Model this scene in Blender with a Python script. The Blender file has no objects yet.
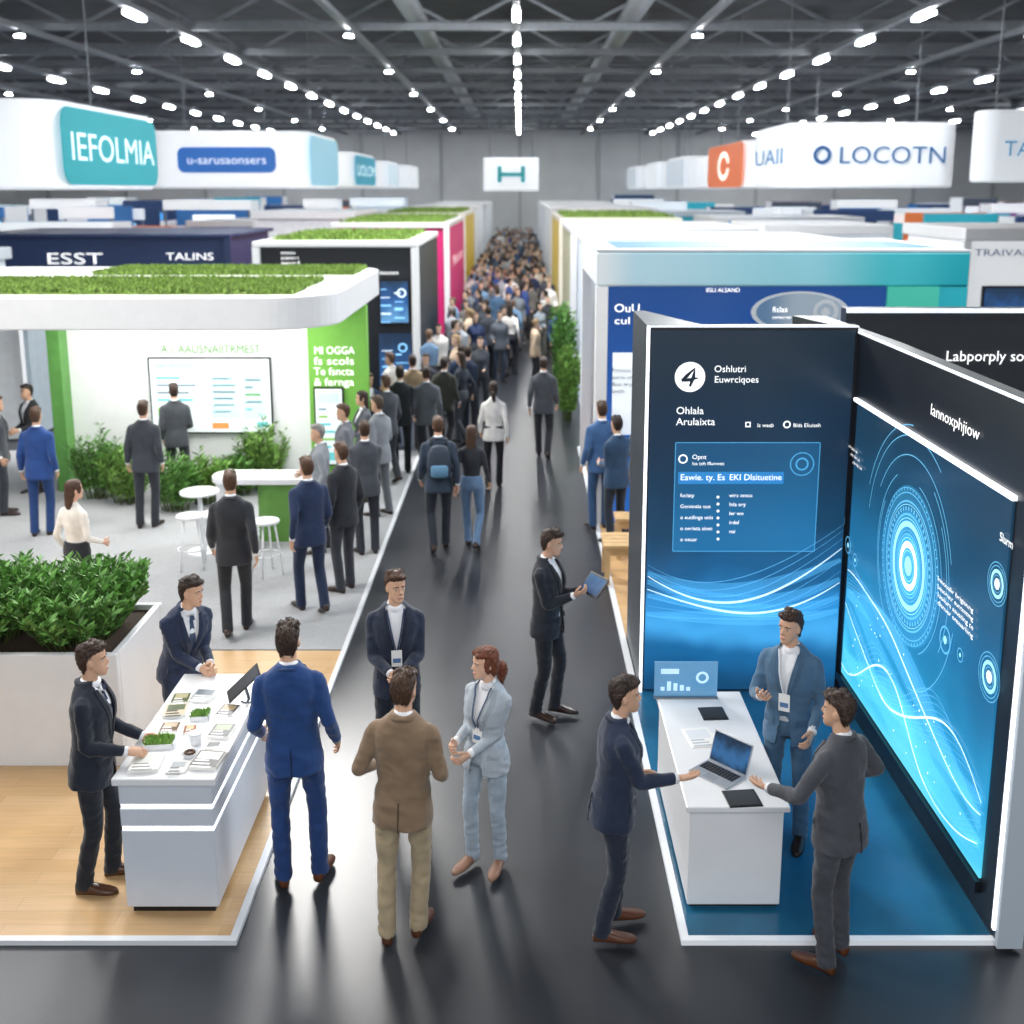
import bpy, bmesh, math, random
import numpy as np
from mathutils import Vector, Matrix, noise
random.seed(11)
D=bpy.data; SC=bpy.context.scene; COL=SC.collection
PI=math.pi; R=math.radians
# ------------------------------------------------------------------ camera
F=1100.; CX=520.; CY=410.; HC=4.65
TH=math.atan(.2); s_,c_=math.sin(TH),math.cos(TH)
cd=D.cameras.new('camera'); cam=D.objects.new('camera',cd); COL.objects.link(cam)
cam.location=(0,0,HC); cam.rotation_euler=(PI/2-TH,0,0)
cd.sensor_width=36; cd.lens=F/1024*36; cd.shift_x=(512-CX)/1024; cd.shift_y=(CY-512)/1024
cd.clip_end=300; cd.dof.use_dof=True; cd.dof.focus_distance=8.0; cd.dof.aperture_fstop=1.25
SC.camera=cam
SC.view_settings.view_transform='Standard'
def ray(px,py):
    u=(px-CX)/F; t=(CY-py)/F
    return Vector((u,c_+t*s_,-s_+t*c_))
O0=Vector((0,0,HC))
def onz(px,py,z=0.):
    d=ray(px,py); return O0+d*((z-HC)/d.z)
def ony(px,py,Y):
    d=ray(px,py); return O0+d*(Y/d.y)
def onx(px,py,X):
    d=ray(px,py); return O0+d*(X/d.x)
# ------------------------------------------------------------------ materials
def hx(h):
    if not isinstance(h,str): return tuple(h)
    v=[int(h[i:i+2],16)/255 for i in (0,2,4)]
    return tuple((x/12.92 if x<=.04045 else ((x+.055)/1.055)**2.4) for x in v)
MC={}
def mat(name,col,rough=.6,metal=0.,em=0.,bump=0.,bscale=40.,var=.0,vscale=6.,spec=.5,alpha=1.,island=0.,sheen=0.,stretch=None):
    key=(name,str(col),rough,metal,em,bump,var,alpha)
    if key in MC: return MC[key]
    c=hx(col); m=D.materials.new(name); m.use_nodes=True; nt=m.node_tree; b=nt.nodes['Principled BSDF']
    b.inputs['Base Color'].default_value=(*c,1); b.inputs['Roughness'].default_value=rough
    b.inputs['Metallic'].default_value=metal; b.inputs['Specular IOR Level'].default_value=spec
    b.inputs['Alpha'].default_value=alpha
    if sheen: b.inputs['Sheen Weight'].default_value=sheen
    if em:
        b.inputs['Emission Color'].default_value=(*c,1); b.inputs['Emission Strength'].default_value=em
    if bump or var:
        tc=nt.nodes.new('ShaderNodeTexCoord'); mp=nt.nodes.new('ShaderNodeMapping'); nt.links.new(tc.outputs['Object'],mp.inputs[0])
        if stretch: mp.inputs['Scale'].default_value=stretch
    if var:
        n=nt.nodes.new('ShaderNodeTexNoise'); n.inputs['Scale'].default_value=vscale; n.inputs['Detail'].default_value=3
        nt.links.new(mp.outputs[0],n.inputs['Vector'])
        r=nt.nodes.new('ShaderNodeValToRGB')
        r.color_ramp.elements[0].position=.3; r.color_ramp.elements[1].position=.7
        r.color_ramp.elements[0].color=(*[x*(1-var) for x in c],1); r.color_ramp.elements[1].color=(*[min(1,x*(1+var)) for x in c],1)
        nt.links.new(n.outputs['Fac'],r.inputs['Fac']); nt.links.new(r.outputs['Color'],b.inputs['Base Color'])
    if island:
        g=nt.nodes.new('ShaderNodeNewGeometry'); r=nt.nodes.new('ShaderNodeValToRGB')
        r.color_ramp.elements[0].color=(*[x*(1-island) for x in c],1); r.color_ramp.elements[1].color=(*[min(1,x*(1+island)) for x in c],1)
        nt.links.new(g.outputs['Random Per Island'],r.inputs['Fac']); nt.links.new(r.outputs['Color'],b.inputs['Base Color'])
    if bump:
        n=nt.nodes.new('ShaderNodeTexNoise'); n.inputs['Scale'].default_value=bscale; n.inputs['Detail'].default_value=4
        bp=nt.nodes.new('ShaderNodeBump'); bp.inputs['Strength'].default_value=bump; bp.inputs['Distance'].default_value=.02
        nt.links.new(mp.outputs[0],n.inputs['Vector']); nt.links.new(n.outputs['Fac'],bp.inputs['Height']); nt.links.new(bp.outputs['Normal'],b.inputs['Normal'])
    MC[key]=m; return m
def fabric(col): return mat('suit_fabric',col,.8,bump=.8,bscale=7,var=.12,vscale=9,spec=.25,sheen=.2)
def grad(name,stops,lo,hi,em,axis='Z',rough=.25,nz=.0,nscale=2.):
    m=D.materials.new(name); m.use_nodes=True; nt=m.node_tree; b=nt.nodes['Principled BSDF']
    tc=nt.nodes.new('ShaderNodeTexCoord'); sp=nt.nodes.new('ShaderNodeSeparateXYZ'); mr=nt.nodes.new('ShaderNodeMapRange')
    nt.links.new(tc.outputs['Object'],sp.inputs[0]); nt.links.new(sp.outputs[axis],mr.inputs['Value'])
    mr.inputs['From Min'].default_value=lo; mr.inputs['From Max'].default_value=hi
    fac=mr.outputs[0]
    if nz:
        n=nt.nodes.new('ShaderNodeTexNoise'); n.inputs['Scale'].default_value=nscale; n.inputs['Detail'].default_value=2
        nt.links.new(tc.outputs['Object'],n.inputs['Vector'])
        a=nt.nodes.new('ShaderNodeMath'); a.operation='MULTIPLY_ADD'; a.inputs[1].default_value=nz; nt.links.new(n.outputs['Fac'],a.inputs[0])
        a2=nt.nodes.new('ShaderNodeMath'); a2.operation='SUBTRACT'; a2.inputs[1].default_value=nz*.5
        nt.links.new(fac,a.inputs[2]); nt.links.new(a.outputs[0],a2.inputs[0]); fac=a2.outputs[0]
    r=nt.nodes.new('ShaderNodeValToRGB'); cr=r.color_ramp; cr.interpolation='EASE'
    while len(cr.elements)<len(stops): cr.elements.new(.5)
    for e,(p,c) in zip(cr.elements,stops): e.position=p; e.color=(*hx(c),1)
    nt.links.new(fac,r.inputs['Fac'])
    if em:
        b.inputs['Base Color'].default_value=(.01,.012,.015,1)
        nt.links.new(r.outputs['Color'],b.inputs['Emission Color']); b.inputs['Emission Strength'].default_value=em
    else: nt.links.new(r.outputs['Color'],b.inputs['Base Color'])
    b.inputs['Roughness'].default_value=rough
    return m
def glow(name,col,st,alpha=1.): return mat(name,col,.5,em=st,alpha=alpha)
WHITE=mat('white_laminate','e6e8eb',.35,var=.02)
WALLW=mat('white_wall_paint','eff1f2',.6,var=.02)
LED=glow('led_white','f4f8ff',1.6)
LEDB=glow('led_bright','f4f8ff',4.)
BLACKP=mat('black_plastic','111216',.35,var=.1)
DARKP=mat('dark_panel','1a1f27',.35,var=.15,vscale=3)
STEEL=mat('grey_steel','8d9197',.35,.9,var=.1)
TXTW=glow('lettering_white','ffffff',.9)
LEAF=mat('leaf_green','659548',.55,island=.55)
LEAF2=mat('leaf_bright','7aa24e',.55,island=.5)
GRASS=mat('roof_grass','7d9a4a',.8,island=.45)
# ------------------------------------------------------------------ object helpers
WM={}; RECTS=[]
def tag(o,label,cat,group=None,kind=None):
    if label: o['label']=label
    if cat: o['category']=cat
    if group: o['group']=group
    if kind: o['kind']=kind
    return o
def thing(name,label,cat,loc=(0,0,0),rotz=0.,group=None):
    o=D.objects.new(name,None); COL.objects.link(o); o.empty_display_size=.1
    o.location=loc; o.rotation_euler=(0,0,rotz); tag(o,label,cat,group)
    WM[o.name]=Matrix.Translation(Vector(loc))@Matrix.Rotation(rotz,4,'Z')
    return o
def link(name,me,mats,parent=None,local=True):
    for m in (mats if isinstance(mats,(list,tuple)) else [mats]): me.materials.append(m)
    me.name=name; o=D.objects.new(name,me); COL.objects.link(o)
    if parent is not None:
        o.parent=parent; WM[o.name]=WM[parent.name]
    return o
def ell(c,ax,ay,a,b,n=18,p=2.,b2=None):
    out=[]
    for i in range(n):
        t=2*PI*i/n; cx,sy=math.cos(t),math.sin(t)
        x=math.copysign(abs(cx)**(2/p),cx)*a; bb=b if sy>=0 or b2 is None else b2
        y=math.copysign(abs(sy)**(2/p),sy)*bb
        out.append(c+ax*x+ay*y)
    return out
FACE={'S':Matrix(((1,0,0),(0,0,-1),(0,1,0))),'W':Matrix(((0,0,-1),(-1,0,0),(0,1,0))),'E':Matrix(((0,0,1),(1,0,0),(0,1,0)))}
TXC={}
class MB:
    def __init__(s): s.v=[];s.f=[];s.mi=[]
    def add(s,vs,fs,mi=0):
        o=len(s.v); s.v+=[Vector(v) for v in vs]; s.f+=[tuple(i+o for i in f) for f in fs]; s.mi+=[mi]*len(fs)
    def box(s,x0,x1,y0,y1,z0,z1,mi=0,M=None):
        vs=[Vector((x,y,z)) for z in (z0,z1) for y in (y0,y1) for x in (x0,x1)]
        if M is not None: vs=[M@v for v in vs]
        s.add(vs,[(0,2,3,1),(4,5,7,6),(0,1,5,4),(2,6,7,3),(0,4,6,2),(1,3,7,5)],mi); return s
    def prism(s,poly,z0,z1,mi=0):
        n=len(poly); vs=[(x,y,z0) for x,y in poly]+[(x,y,z1) for x,y in poly]
        fs=[(i,(i+1)%n,n+(i+1)%n,n+i) for i in range(n)]+[tuple(range(n-1,-1,-1)),tuple(range(n,2*n))]
        s.add(vs,fs,mi); return s
    def loft(s,rings,mi=0,cap=True):
        n=len(rings[0]); vs=[]; fs=[]
        for r in rings: vs+=r
        for k in range(len(rings)-1):
            for i in range(n):
                j=(i+1)%n; fs.append((k*n+i,k*n+j,(k+1)*n+j,(k+1)*n+i))
        if cap:
            vs=list(vs); a=len(vs); vs.append(sum(rings[0],Vector())/n); vs.append(sum(rings[-1],Vector())/n); l=(len(rings)-1)*n
            for i in range(n):
                j=(i+1)%n; fs.append((a,j,i)); fs.append((a+1,l+i,l+j))
        s.add(vs,fs,mi); return s
    def limb(s,P,Rr,n=12,sub=3,mi=0):
        P=[Vector(p) for p in P]; Q=[];RR=[]; m=len(P)
        for i in range(m-1):
            p0,p1,p2,p3=P[max(i-1,0)],P[i],P[i+1],P[min(i+2,m-1)]
            for k in range(sub):
                t=k/sub
                Q.append(.5*((2*p1)+(p2-p0)*t+(2*p0-5*p1+4*p2-p3)*t*t+(3*p1-p0-3*p2+p3)*t**3)); RR.append(Rr[i]*(1-t)+Rr[i+1]*t)
        Q.append(P[-1]);RR.append(Rr[-1])
        rings=[]; ref=None
        for i,q in enumerate(Q):
            tg=(Q[min(i+1,len(Q)-1)]-Q[max(i-1,0)]).normalized()
            if ref is None: ref=tg.orthogonal().normalized()
            ref=(ref-tg*ref.dot(tg)).normalized(); o=tg.cross(ref)
            rings.append(ell(q,ref,o,RR[i],RR[i],n))
        s.loft(rings,mi); return s
    def cyl(s,c,r,z0,z1,n=24,r2=None,mi=0):
        c=Vector((c[0],c[1],0)); X=Vector((1,0,0));Y=Vector((0,1,0))
        s.loft([ell(c+Vector((0,0,z0)),X,Y,r,r,n),ell(c+Vector((0,0,z1)),X,Y,r2 or r,r2 or r,n)],mi); return s
    def ball(s,c,rx,ry,rz,n=12,m=8,M=None,mi=0):
        rings=[]
        for k in range(m+1):
            t=-PI/2+PI*(k+.02)/(m+.04); r=ell(Vector((0,0,math.sin(t)*rz)),Vector((1,0,0)),Vector((0,1,0)),rx*math.cos(t),ry*math.cos(t),n)
            rings.append([(M@(Vector(c)+q) if M is not None else Vector(c)+q) for q in r])
        s.loft(rings,mi); return s
    def text(s,txt,pos,size,face='S',align='LEFT',fit=None,mi=0,ext=.004,bold=0.):
        key=(txt,align,bold)
        if key not in TXC:
            cu=D.curves.new('t','FONT'); cu.body=txt; cu.size=1; cu.align_x=align; cu.offset=bold; cu.resolution_u=3
            o=D.objects.new('t',cu); COL.objects.link(o); bpy.context.view_layer.update()
            me=D.meshes.new_from_object(o.evaluated_get(bpy.context.evaluated_depsgraph_get()))
            TXC[key]=([v.co.copy() for v in me.vertices],[tuple(p.vertices) for p in me.polygons])
            D.objects.remove(o); D.curves.remove(cu); D.meshes.remove(me)
        vs,fs=TXC[key]
        if not vs: return s
        sx=size
        if fit:
            w=max(v.x for v in vs)-min(v.x for v in vs); sx=fit/w
        M=FACE[face]; pos=Vector(pos)
        s.add([pos+M@Vector((v.x*sx,v.y*size,ext)) for v in vs],fs,mi); return s
    def ribbon(s,pts,w,nrm,mi=0):
        pts=[Vector(p) for p in pts]; nrm=Vector(nrm); vs=[]
        for i,p in enumerate(pts):
            t=(pts[min(i+1,len(pts)-1)]-pts[max(i-1,0)]).normalized(); sd=nrm.cross(t); ww=w[i] if isinstance(w,list) else w
            vs+=[p+sd*ww/2,p-sd*ww/2]
        s.add(vs,[(2*i,2*i+1,2*i+3,2*i+2) for i in range(len(pts)-1)],mi); return s
    def annulus(s,c,u,v,r0,r1,n=48,a0=0.,a1=2*PI,mi=0):
        c=Vector(c);u=Vector(u);v=Vector(v); vs=[]
        for i in range(n+1):
            t=a0+(a1-a0)*i/n; d=u*math.cos(t)+v*math.sin(t); vs+=[c+d*r0,c+d*r1]
        s.add(vs,[(2*i,2*i+1,2*i+3,2*i+2) for i in range(n)],mi); return s
    def mesh(s,fix=False):
        me=D.meshes.new('m'); me.from_pydata([tuple(v) for v in s.v],[],s.f); me.polygons.foreach_set('material_index',s.mi)
        if fix:
            bm=bmesh.new(); bm.from_mesh(me); bmesh.ops.recalc_face_normals(bm,faces=bm.faces[:]); bm.to_mesh(me); bm.free()
        me.update(); return me
    def build(s,name,mats,parent=None,local=False,smooth=False,bevel=0.,fix=True):
        loc=Vector((0,0,0))
        if parent is None:
            xs=[v.x for v in s.v];ys=[v.y for v in s.v];zs=[v.z for v in s.v]
            loc=Vector(((min(xs)+max(xs))/2,(min(ys)+max(ys))/2,min(zs))); s.v=[v-loc for v in s.v]
        elif not local:
            I=WM[parent.name].inverted(); s.v=[I@v for v in s.v]
        me=s.mesh(fix)
        if smooth: me.shade_smooth()
        o=link(name,me,mats,parent)
        if parent is None: o.location=loc; WM[o.name]=Matrix.Translation(loc)
        if bevel:
            b=o.modifiers.new('bevel','BEVEL'); b.width=bevel; b.segments=2; b.limit_method='ANGLE'
        return o
def letter(parent,txt,pos,size,face='S',align='LEFT',fit=None,m=None,name='lettering',bold=0.):
    return MB().text(txt,tuple(pos),size,face,align,fit,0,.004,bold).build(name,m or TXTW,parent,fix=False)
def rrect(x0,x1,y0,y1,r,n=8):
    out=[]
    for (cx,cy,a) in ((x1-r,y0+r,-90),(x1-r,y1-r,0),(x0+r,y1-r,90),(x0+r,y0+r,180)):
        for i in range(n+1):
            t=R(a+90*i/n); out.append((cx+r*math.cos(t),cy+r*math.sin(t)))
    return out
def solid(mb,vox,sm=3):
    me=mb.mesh(True); o=D.objects.new('tmp',me); COL.objects.link(o)
    r=o.modifiers.new('r','REMESH'); r.mode='VOXEL'; r.voxel_size=vox; r.use_smooth_shade=True
    q=o.modifiers.new('s','SMOOTH'); q.factor=.5; q.iterations=sm
    bpy.context.view_layer.update(); dg=bpy.context.evaluated_depsgraph_get()
    out=D.meshes.new_from_object(o.evaluated_get(dg)); D.objects.remove(o); D.meshes.remove(me)
    return out
def wrinkle(me,amp,sc,zs=.55,ridge=False):
    n=len(me.vertices); co=np.empty(n*3,'f'); no=np.empty(n*3,'f'); me.vertices.foreach_get('co',co); me.vertex_normals.foreach_get('vector',no)
    co=co.reshape(-1,3); no=no.reshape(-1,3)
    if ridge:
        def f(c):
            a=abs(noise.noise(Vector((c[0]*sc*.6+c[2]*3,c[1]*sc*.6-c[2]*3,c[2]*sc*zs))))
            return math.sqrt(a*a+.012)*-1.6+.3
        d=np.array([f(c) for c in co],'f')
    else:
        d=np.array([noise.noise(Vector((c[0]*sc,c[1]*sc,c[2]*sc*zs+c[0]*4))) for c in co],'f')
    co+=no*(d*amp)[:,None]; me.vertices.foreach_set('co',co.ravel()); me.update()
# ------------------------------------------------------------------ people
def V(*a): return Vector(a)
def ik(A,W,l1,l2,pole):
    d=W-A; L=d.length; mx=(l1+l2)*.995
    if L>mx: W=A+d*(mx/L); d=W-A; L=mx
    L=max(L,.08); n=d/L; a=(l1*l1-l2*l2+L*L)/(2*L); hh=math.sqrt(max(l1*l1-a*a,1e-8)); p=(pole-n*pole.dot(n)).normalized()
    return A+n*a+p*hh,W
def person_parts(pose,fem,vox,style,cols,hair,tie,lany,vopen,face,fingers=True,wr=True):
    g=pose.get
    out=[]
    hi=vox<.012
    skin=mat('skin',cols['skin'],.5,var=.06,vscale=20,spec=.35); JM=fabric(cols['j']); TM=fabric(cols['t']); HM=mat('hair',cols['h'],.5,bump=.9,bscale=80,var=.4,vscale=60,stretch=(1,.3,.45))
    SHM=mat('shoe_leather',cols['shoe'],.35,var=.1); SM=mat('shirt_cotton',cols['s'],.7,bump=.2,bscale=25)
    sh=.90 if fem else 1.
    feet=[]; ank=[]
    for k,sg in (('rf',1),('lf',-1)):
        x,y,yaw,pt=g(k,(.1*sg,0,-9*sg,0))
        M=Matrix.Translation((x,y,0))@Matrix.Rotation(R(yaw),4,'Z')@Matrix.Translation((0,.12,0))@Matrix.Rotation(-R(pt),4,'X')@Matrix.Translation((0,-.12,0))
        feet.append(M); ank.append(M@V(0,-.02,.09))
    pel=V((ank[0].x+ank[1].x)/2+g('px',0),(ank[0].y+ank[1].y)/2+g('py',.0)+.02,.95)
    ry=Matrix.Rotation(R(g('pyaw',0)),4,'Z')
    hips=[]
    for _ in range(60):
        hips=[pel+ry@V(.092*sg,0,-.02) for sg in (1,-1)]
        if max((hips[i]-ank[i]).length for i in (0,1))>.843: pel.z-=.006
        else: break
    T=Matrix.Translation(pel)@Matrix.Rotation(R(g('pyaw',0)+g('twist',0)),4,'Z')@Matrix.Rotation(-R(g('lean',0)),4,'X')@Matrix.Rotation(R(g('side',0)),4,'Y')@Matrix.Translation((0,0,-.95))
    T3=T.to_3x3(); TX,TY,TZ=T3@V(1,0,0),T3@V(0,1,0),T3@V(0,0,1)
    knees=[]
    for i in (0,1):
        fw=feet[i].to_3x3()@V(0,1,0); fw.z=0
        k,_=ik(hips[i],ank[i],.425,.42,fw+V(.12*(1,-1)[i],0,0)); knees.append(k)
    sx=.168*sh
    shl=[T@V(sx*sg,-.008,1.402) for sg in (1,-1)]
    wr_,elb=[],[]
    for i,(k,pk,sg) in enumerate((('rh','rp',1),('lh','lp',-1))):
        tgt=V(*g(k,(.235*sg,.05,.88))); pol=V(*g(pk,(.22*sg,-1,-.3)))
        e,w=ik(shl[i],tgt,.285,.25,pol); elb.append(e); wr_.append(w)
    nk=T@V(0,.0,1.55)
    HMx=Matrix.Translation(nk)@Matrix.Rotation(R(g('hy',0)),4,'Z')@Matrix.Rotation(-R(g('hp',0)),4,'X')@Matrix.Rotation(R(g('ht',0)),4,'Y')@Matrix.Translation((0,.022,.110))@Matrix.Scale(.95,4)
    JP=[(.80,.188,.148,0),(.88,.188,.148,0),(.98,.178,.138,0),(1.08,.160,.122,.003),(1.18,.165,.126,.006),(1.28,.181,.136,.010),(1.35,.190,.134,.006),(1.40,.185,.118,-.002),(1.44,.166,.100,-.010),(1.475,.130,.086,-.014),(1.505,.094,.076,-.012),(1.53,.072,.070,-.010)]
    if fem: JP=[(.82,.186,.148,0),(.90,.184,.146,0),(.98,.166,.130,0),(1.08,.130,.104,.003),(1.18,.142,.114,.008),(1.27,.158,.142,.020),(1.34,.163,.128,.010),(1.40,.160,.106,-.002),(1.44,.142,.092,-.010),(1.475,.112,.078,-.012),(1.505,.080,.068,-.010),(1.53,.060,.060,-.008)]
    A=np.array(JP)
    def prof(z): return [float(np.interp(z,A[:,0],A[:,k])) for k in (1,2,3)]
    def surf(x,z,off=0.):
        a,b,yc=prof(z); q=min(abs(x)/a,.98); return yc+(b+off)*(1-q**2.3)**(1/2.3)
    def ringT(z,a,b,yc,n=24): return ell(T@V(0,yc,z),TX,TY,a,b,n,2.3)
    mb=MB()
    mb.loft([ringT(z,max(a-.045,.04),max(b-.045,.045),yc,16) for z,a,b,yc in JP if z>.85])
    nb=T@V(0,-.012,1.46); nr=(.058,.053,.051,.05) if not fem else (.050,.045,.043,.044)
    mb.limb([nb,T@V(0,-.004,1.52),HMx@V(0,-.012,-.07),HMx@V(0,-.012,-.02)],nr,14,3)
    for i in (0,1):
        a,k,h=ank[i],knees[i],hips[i]
        mb.limb([h+V(0,0,.03),h.lerp(k,.5),k,k.lerp(a,.35),a],[.060,.052,.042,.040,.030],12,3)
        mb.limb([feet[i]@V(0,-.03,.07),feet[i]@V(0,.03,.04),feet[i]@V(0,.11,.025)],[.026,.022,.016],8,2)
        s0,e,w=shl[i],elb[i],wr_[i]
        mb.limb([s0,s0.lerp(e,.5),e,e.lerp(w,.4),w],[.040,.036,.033,.032,.026],12,3)
    hr=[(-.120,.014,.078,-.045),(-.113,.026,.090,-.02),(-.098,.038,.096,.012),(-.075,.050,.095,.045),(-.050,.0575,.091,.066),(-.022,.064,.088,.083),(.008,.068,.085,.093),(.034,.072,.092,.099),(.062,.072,.088,.100),(.086,.064,.071,.088),(.106,.043,.044,.060),(.117,.014,.014,.022)]
    def hring(z,w,f,b,n=26,p=2.1,e=0.): return [HMx@(V(0,0,z)+V(q.x,q.y,0)) for q in ell(V(0,(f-b)/2,0),V(1,0,0),V(0,1,0),w+e,(f+b)/2+e,n,p)]
    mb.loft([hring(*q) for q in hr])
    if vox<.02:
        mb.limb([HMx@V(0,.082,.018),HMx@V(0,.095,-.008),HMx@V(0,.107,-.030)],[.008,.010,.013],8,3)
        for sg in (1,-1):
            mb.ball((sg*.011,.094,-.034),.009,.010,.008,8,6,HMx)
            mb.ball((sg*.071,-.008,-.012),.010,.018,.031,8,6,HMx)
            mb.ball((sg*.031,.080,.022),.024,.010,.007,8,6,HMx)
        mb.ball((0,.088,-.070),.022,.011,.010,8,6,HMx)
    hands=[]
    for i,sg in ((0,1),(1,-1)):
        e,w=elb[i],wr_[i]; d=V(*g(('rd','ld')[i],tuple((w-e).normalized()))).normalized()
        n0=V(*g(('rn','ln')[i],(-sg,.15,-.1))); n0=(n0-d*n0.dot(d)).normalized(); th=d.cross(n0)*sg
        rings=[ell(w+d*t+th*o,th,n0,a,b,12,2.4) for t,o,a,b in ((-.02,0,.026,.02),(.01,.0,.028,.02),(.045,.002,.038,.017),(.08,0,.040,.014),(.096,0,.037,.011))]
        mb.loft(rings); hands.append((w,d,n0,th,sg))
    body=solid(mb,vox*(.72 if hi else 1),2 if vox<.02 else 1)
    if fingers:
        fb=MB(); cu=g('curl',.28)
        for (w,d,n0,th,sg) in hands:
            for j,Lf in enumerate((.074,.083,.077,.060)):
                p=w+d*.085+th*(.029-.0195*j); ang=.15+.1*j*cu; pts=[p]; sp=(1.5-j)*.07
                for q in (.46,.30,.24):
                    ang+=cu*1.1 if q<.46 else cu*.7
                    dr=(d*math.cos(ang)+n0*math.sin(ang)+th*sp).normalized(); pts.append(pts[-1]+dr*Lf*q)
                fb.limb(pts,[.0092,.0085,.0078,.0060],7,2)
            p=w+d*.025+th*.026; d1=(d*.72+th*.62+n0*.3).normalized(); d2=(d*.9+th*.28+n0*.35).normalized()
            fb.limb([p,p+d1*.042,p+d1*.042+d2*.032,p+d1*.042+d2*.055],[.013,.0115,.010,.0075],7,2)
        bm=bmesh.new(); bm.from_mesh(body); t=fb.mesh(True); bm.from_mesh(t); bm.to_mesh(body); bm.free(); D.meshes.remove(t); body.shade_smooth()
    out.append(('body',body,skin,None))
    if face:
        for sg in (1,-1):
            m=MB(); m.ball((sg*.031,.0735,-.001),.0125,.009,.0068,10,8,HMx,0); m.ball((sg*.031,.0793,-.001),.0055,.004,.0056,8,6,HMx,1)
            me=m.mesh(True); me.shade_smooth(); out.append(('eye',me,[mat('eye_white','b9b0aa',.3),mat('iris_dark','21160f',.2)],None))
            m=MB(); m.limb([HMx@V(sg*.013,.0905,.0215),HMx@V(sg*.033,.0875,.026),HMx@V(sg*.052,.0715,.019)],[.003,.0045,.0025],6,3)
            me=m.mesh(True); me.shade_smooth(); out.append(('eyebrow',me,HM,None))
        m=MB(); m.limb([HMx@V(-.023,.089,-.068),HMx@V(-.010,.0965,-.067),HMx@V(.010,.0965,-.067),HMx@V(.023,.089,-.068)],[.002,.0048,.0048,.002],6,3)
        me=m.mesh(True); me.shade_smooth(); out.append(('mouth',me,mat('lips','a5655a',.45),None))
    m=MB()
    if hair in('short','grey'):
        hh=[(-.088,.040,-.040,.060),(-.06,.056,-.026,.080),(-.03,.067,-.010,.094),(.0,.0735,.012,.104),(.028,.0765,.034,.108),(.052,.0775,.060,.109),(.074,.076,.088,.106),(.096,.068,.088,.098),(.116,.052,.070,.076),(.128,.026,.036,.040)]
    elif hair=='bun':
        hh=[(-.11,.044,-.04,.070),(-.085,.058,-.025,.085),(-.055,.070,-.010,.098),(-.01,.078,.010,.108),(.025,.080,.032,.111),(.052,.080,.056,.112),(.076,.078,.084,.109),(.098,.070,.086,.100),(.120,.053,.068,.078),(.134,.026,.036,.04)]
    else:
        hh=[(-.25,.05,-.07,.105),(-.20,.068,-.055,.115),(-.12,.078,-.03,.114),(-.05,.079,-.004,.113),(0,.079,.012,.111),(.03,.079,.036,.110),(.055,.079,.062,.110),(.08,.076,.089,.107),(.102,.067,.082,.094),(.120,.048,.06,.070),(.131,.022,.03,.034)]
    m.loft([hring(*q) for q in hh])
    if vox<.02:
        if hair in('short','grey'):
            for x,y,z,r in ((-.04,.070,.090,.017),(-.012,.082,.097,.019),(.02,.078,.102,.02),(.045,.055,.098,.018),(.0,.04,.118,.024),(-.03,.0,.116,.026),(.03,-.01,.117,.026)): m.ball((x,y,z),r*1.4,r*1.3,r,10,8,HMx)
        if hair=='bun':
            m.limb([HMx@V(0,-.09,-.03),HMx@V(0,-.135,-.055),HMx@V(.01,-.135,-.12),HMx@V(.015,-.115,-.22)],[.036,.042,.038,.012],10,3)
            for sg in (1,-1): m.ball((sg*.040,.058,.082),.034,.034,.022,10,8,HMx); m.ball((sg*.074,.010,.0),.009,.028,.06,10,8,HMx)
        if hair=='long':
            for sg in (1,-1): m.ball((sg*.066,.03,.02),.016,.034,.07,10,8,HMx)
    hm=solid(m,max(.006,vox*.8) if vox<.02 else vox,1)
    if hi:
        wrinkle(hm,.005 if hair!='bun' else .004,75,.35)
        rs=random.Random(len(hm.vertices)); lb=MB(); H3=HMx.to_3x3(); nv=len(hm.vertices); Hi=HMx.inverted()
        for _ in range(900):
            v=hm.vertices[rs.randrange(nv)]; p=v.co; nn=v.normal; lp=Hi@p
            fl=V(rs.uniform(-.5,.5),-1,-.15) if lp.z>.085 else V(0,-.55,-1)
            if hair=='bun' and lp.z<.085: fl=V(0,-1,-.6)
            d=H3@fl; d=(d-nn*d.dot(nn))
            if d.length<.1: continue
            d=(d.normalized()+nn*rs.uniform(.02,.22)).normalized(); sd=d.cross(nn).normalized(); L_=rs.uniform(.018,.034); w_=rs.uniform(.0025,.0045)
            b0=p-nn*.002; m1=b0+d*L_*.5+nn*.002; e1=b0+d*L_-nn*.003
            lb.add([b0-sd*w_,b0+sd*w_,m1+sd*w_,m1-sd*w_,e1],[(0,1,2,3),(3,2,4)])
        bm=bmesh.new(); bm.from_mesh(hm); t=lb.mesh(); bm.from_mesh(t); bm.to_mesh(hm); bm.free(); D.meshes.remove(t)
    out.append(('hair',hm,HM,None))
    m=MB(); PP=[q for q in JP]
    if style!='suit':
        PP=[(.93,*[x-.022 for x in prof(.95)[:2]],0)]+[(z,a-.012,b-.012,yc) for z,a,b,yc in JP if z>.97]
    m.loft([ringT(*q) for q in PP])
    for i,sg in ((0,1),(1,-1)):
        s0,e,w=shl[i],elb[i],wr_[i]; q=.98 if style=='suit' else .88; q*=.9 if fem else 1
        st=T@V(sx*sg*.66,-.006,1.412); ce=e.lerp(w,.95)
        m.limb([st,s0,s0.lerp(e,.3),s0.lerp(e,.75),e,e.lerp(w,.3),e.lerp(w,.65),ce],[.050*q,.057*q,.058*q,.052*q,.049*q,.048*q,.043*q,.038*q],14,3)
    jm=solid(m,vox,4)
    if wr: wrinkle(jm,.011,14,.9,True)
    vb=g('vb',1.12); Ti=T.inverted()
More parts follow.
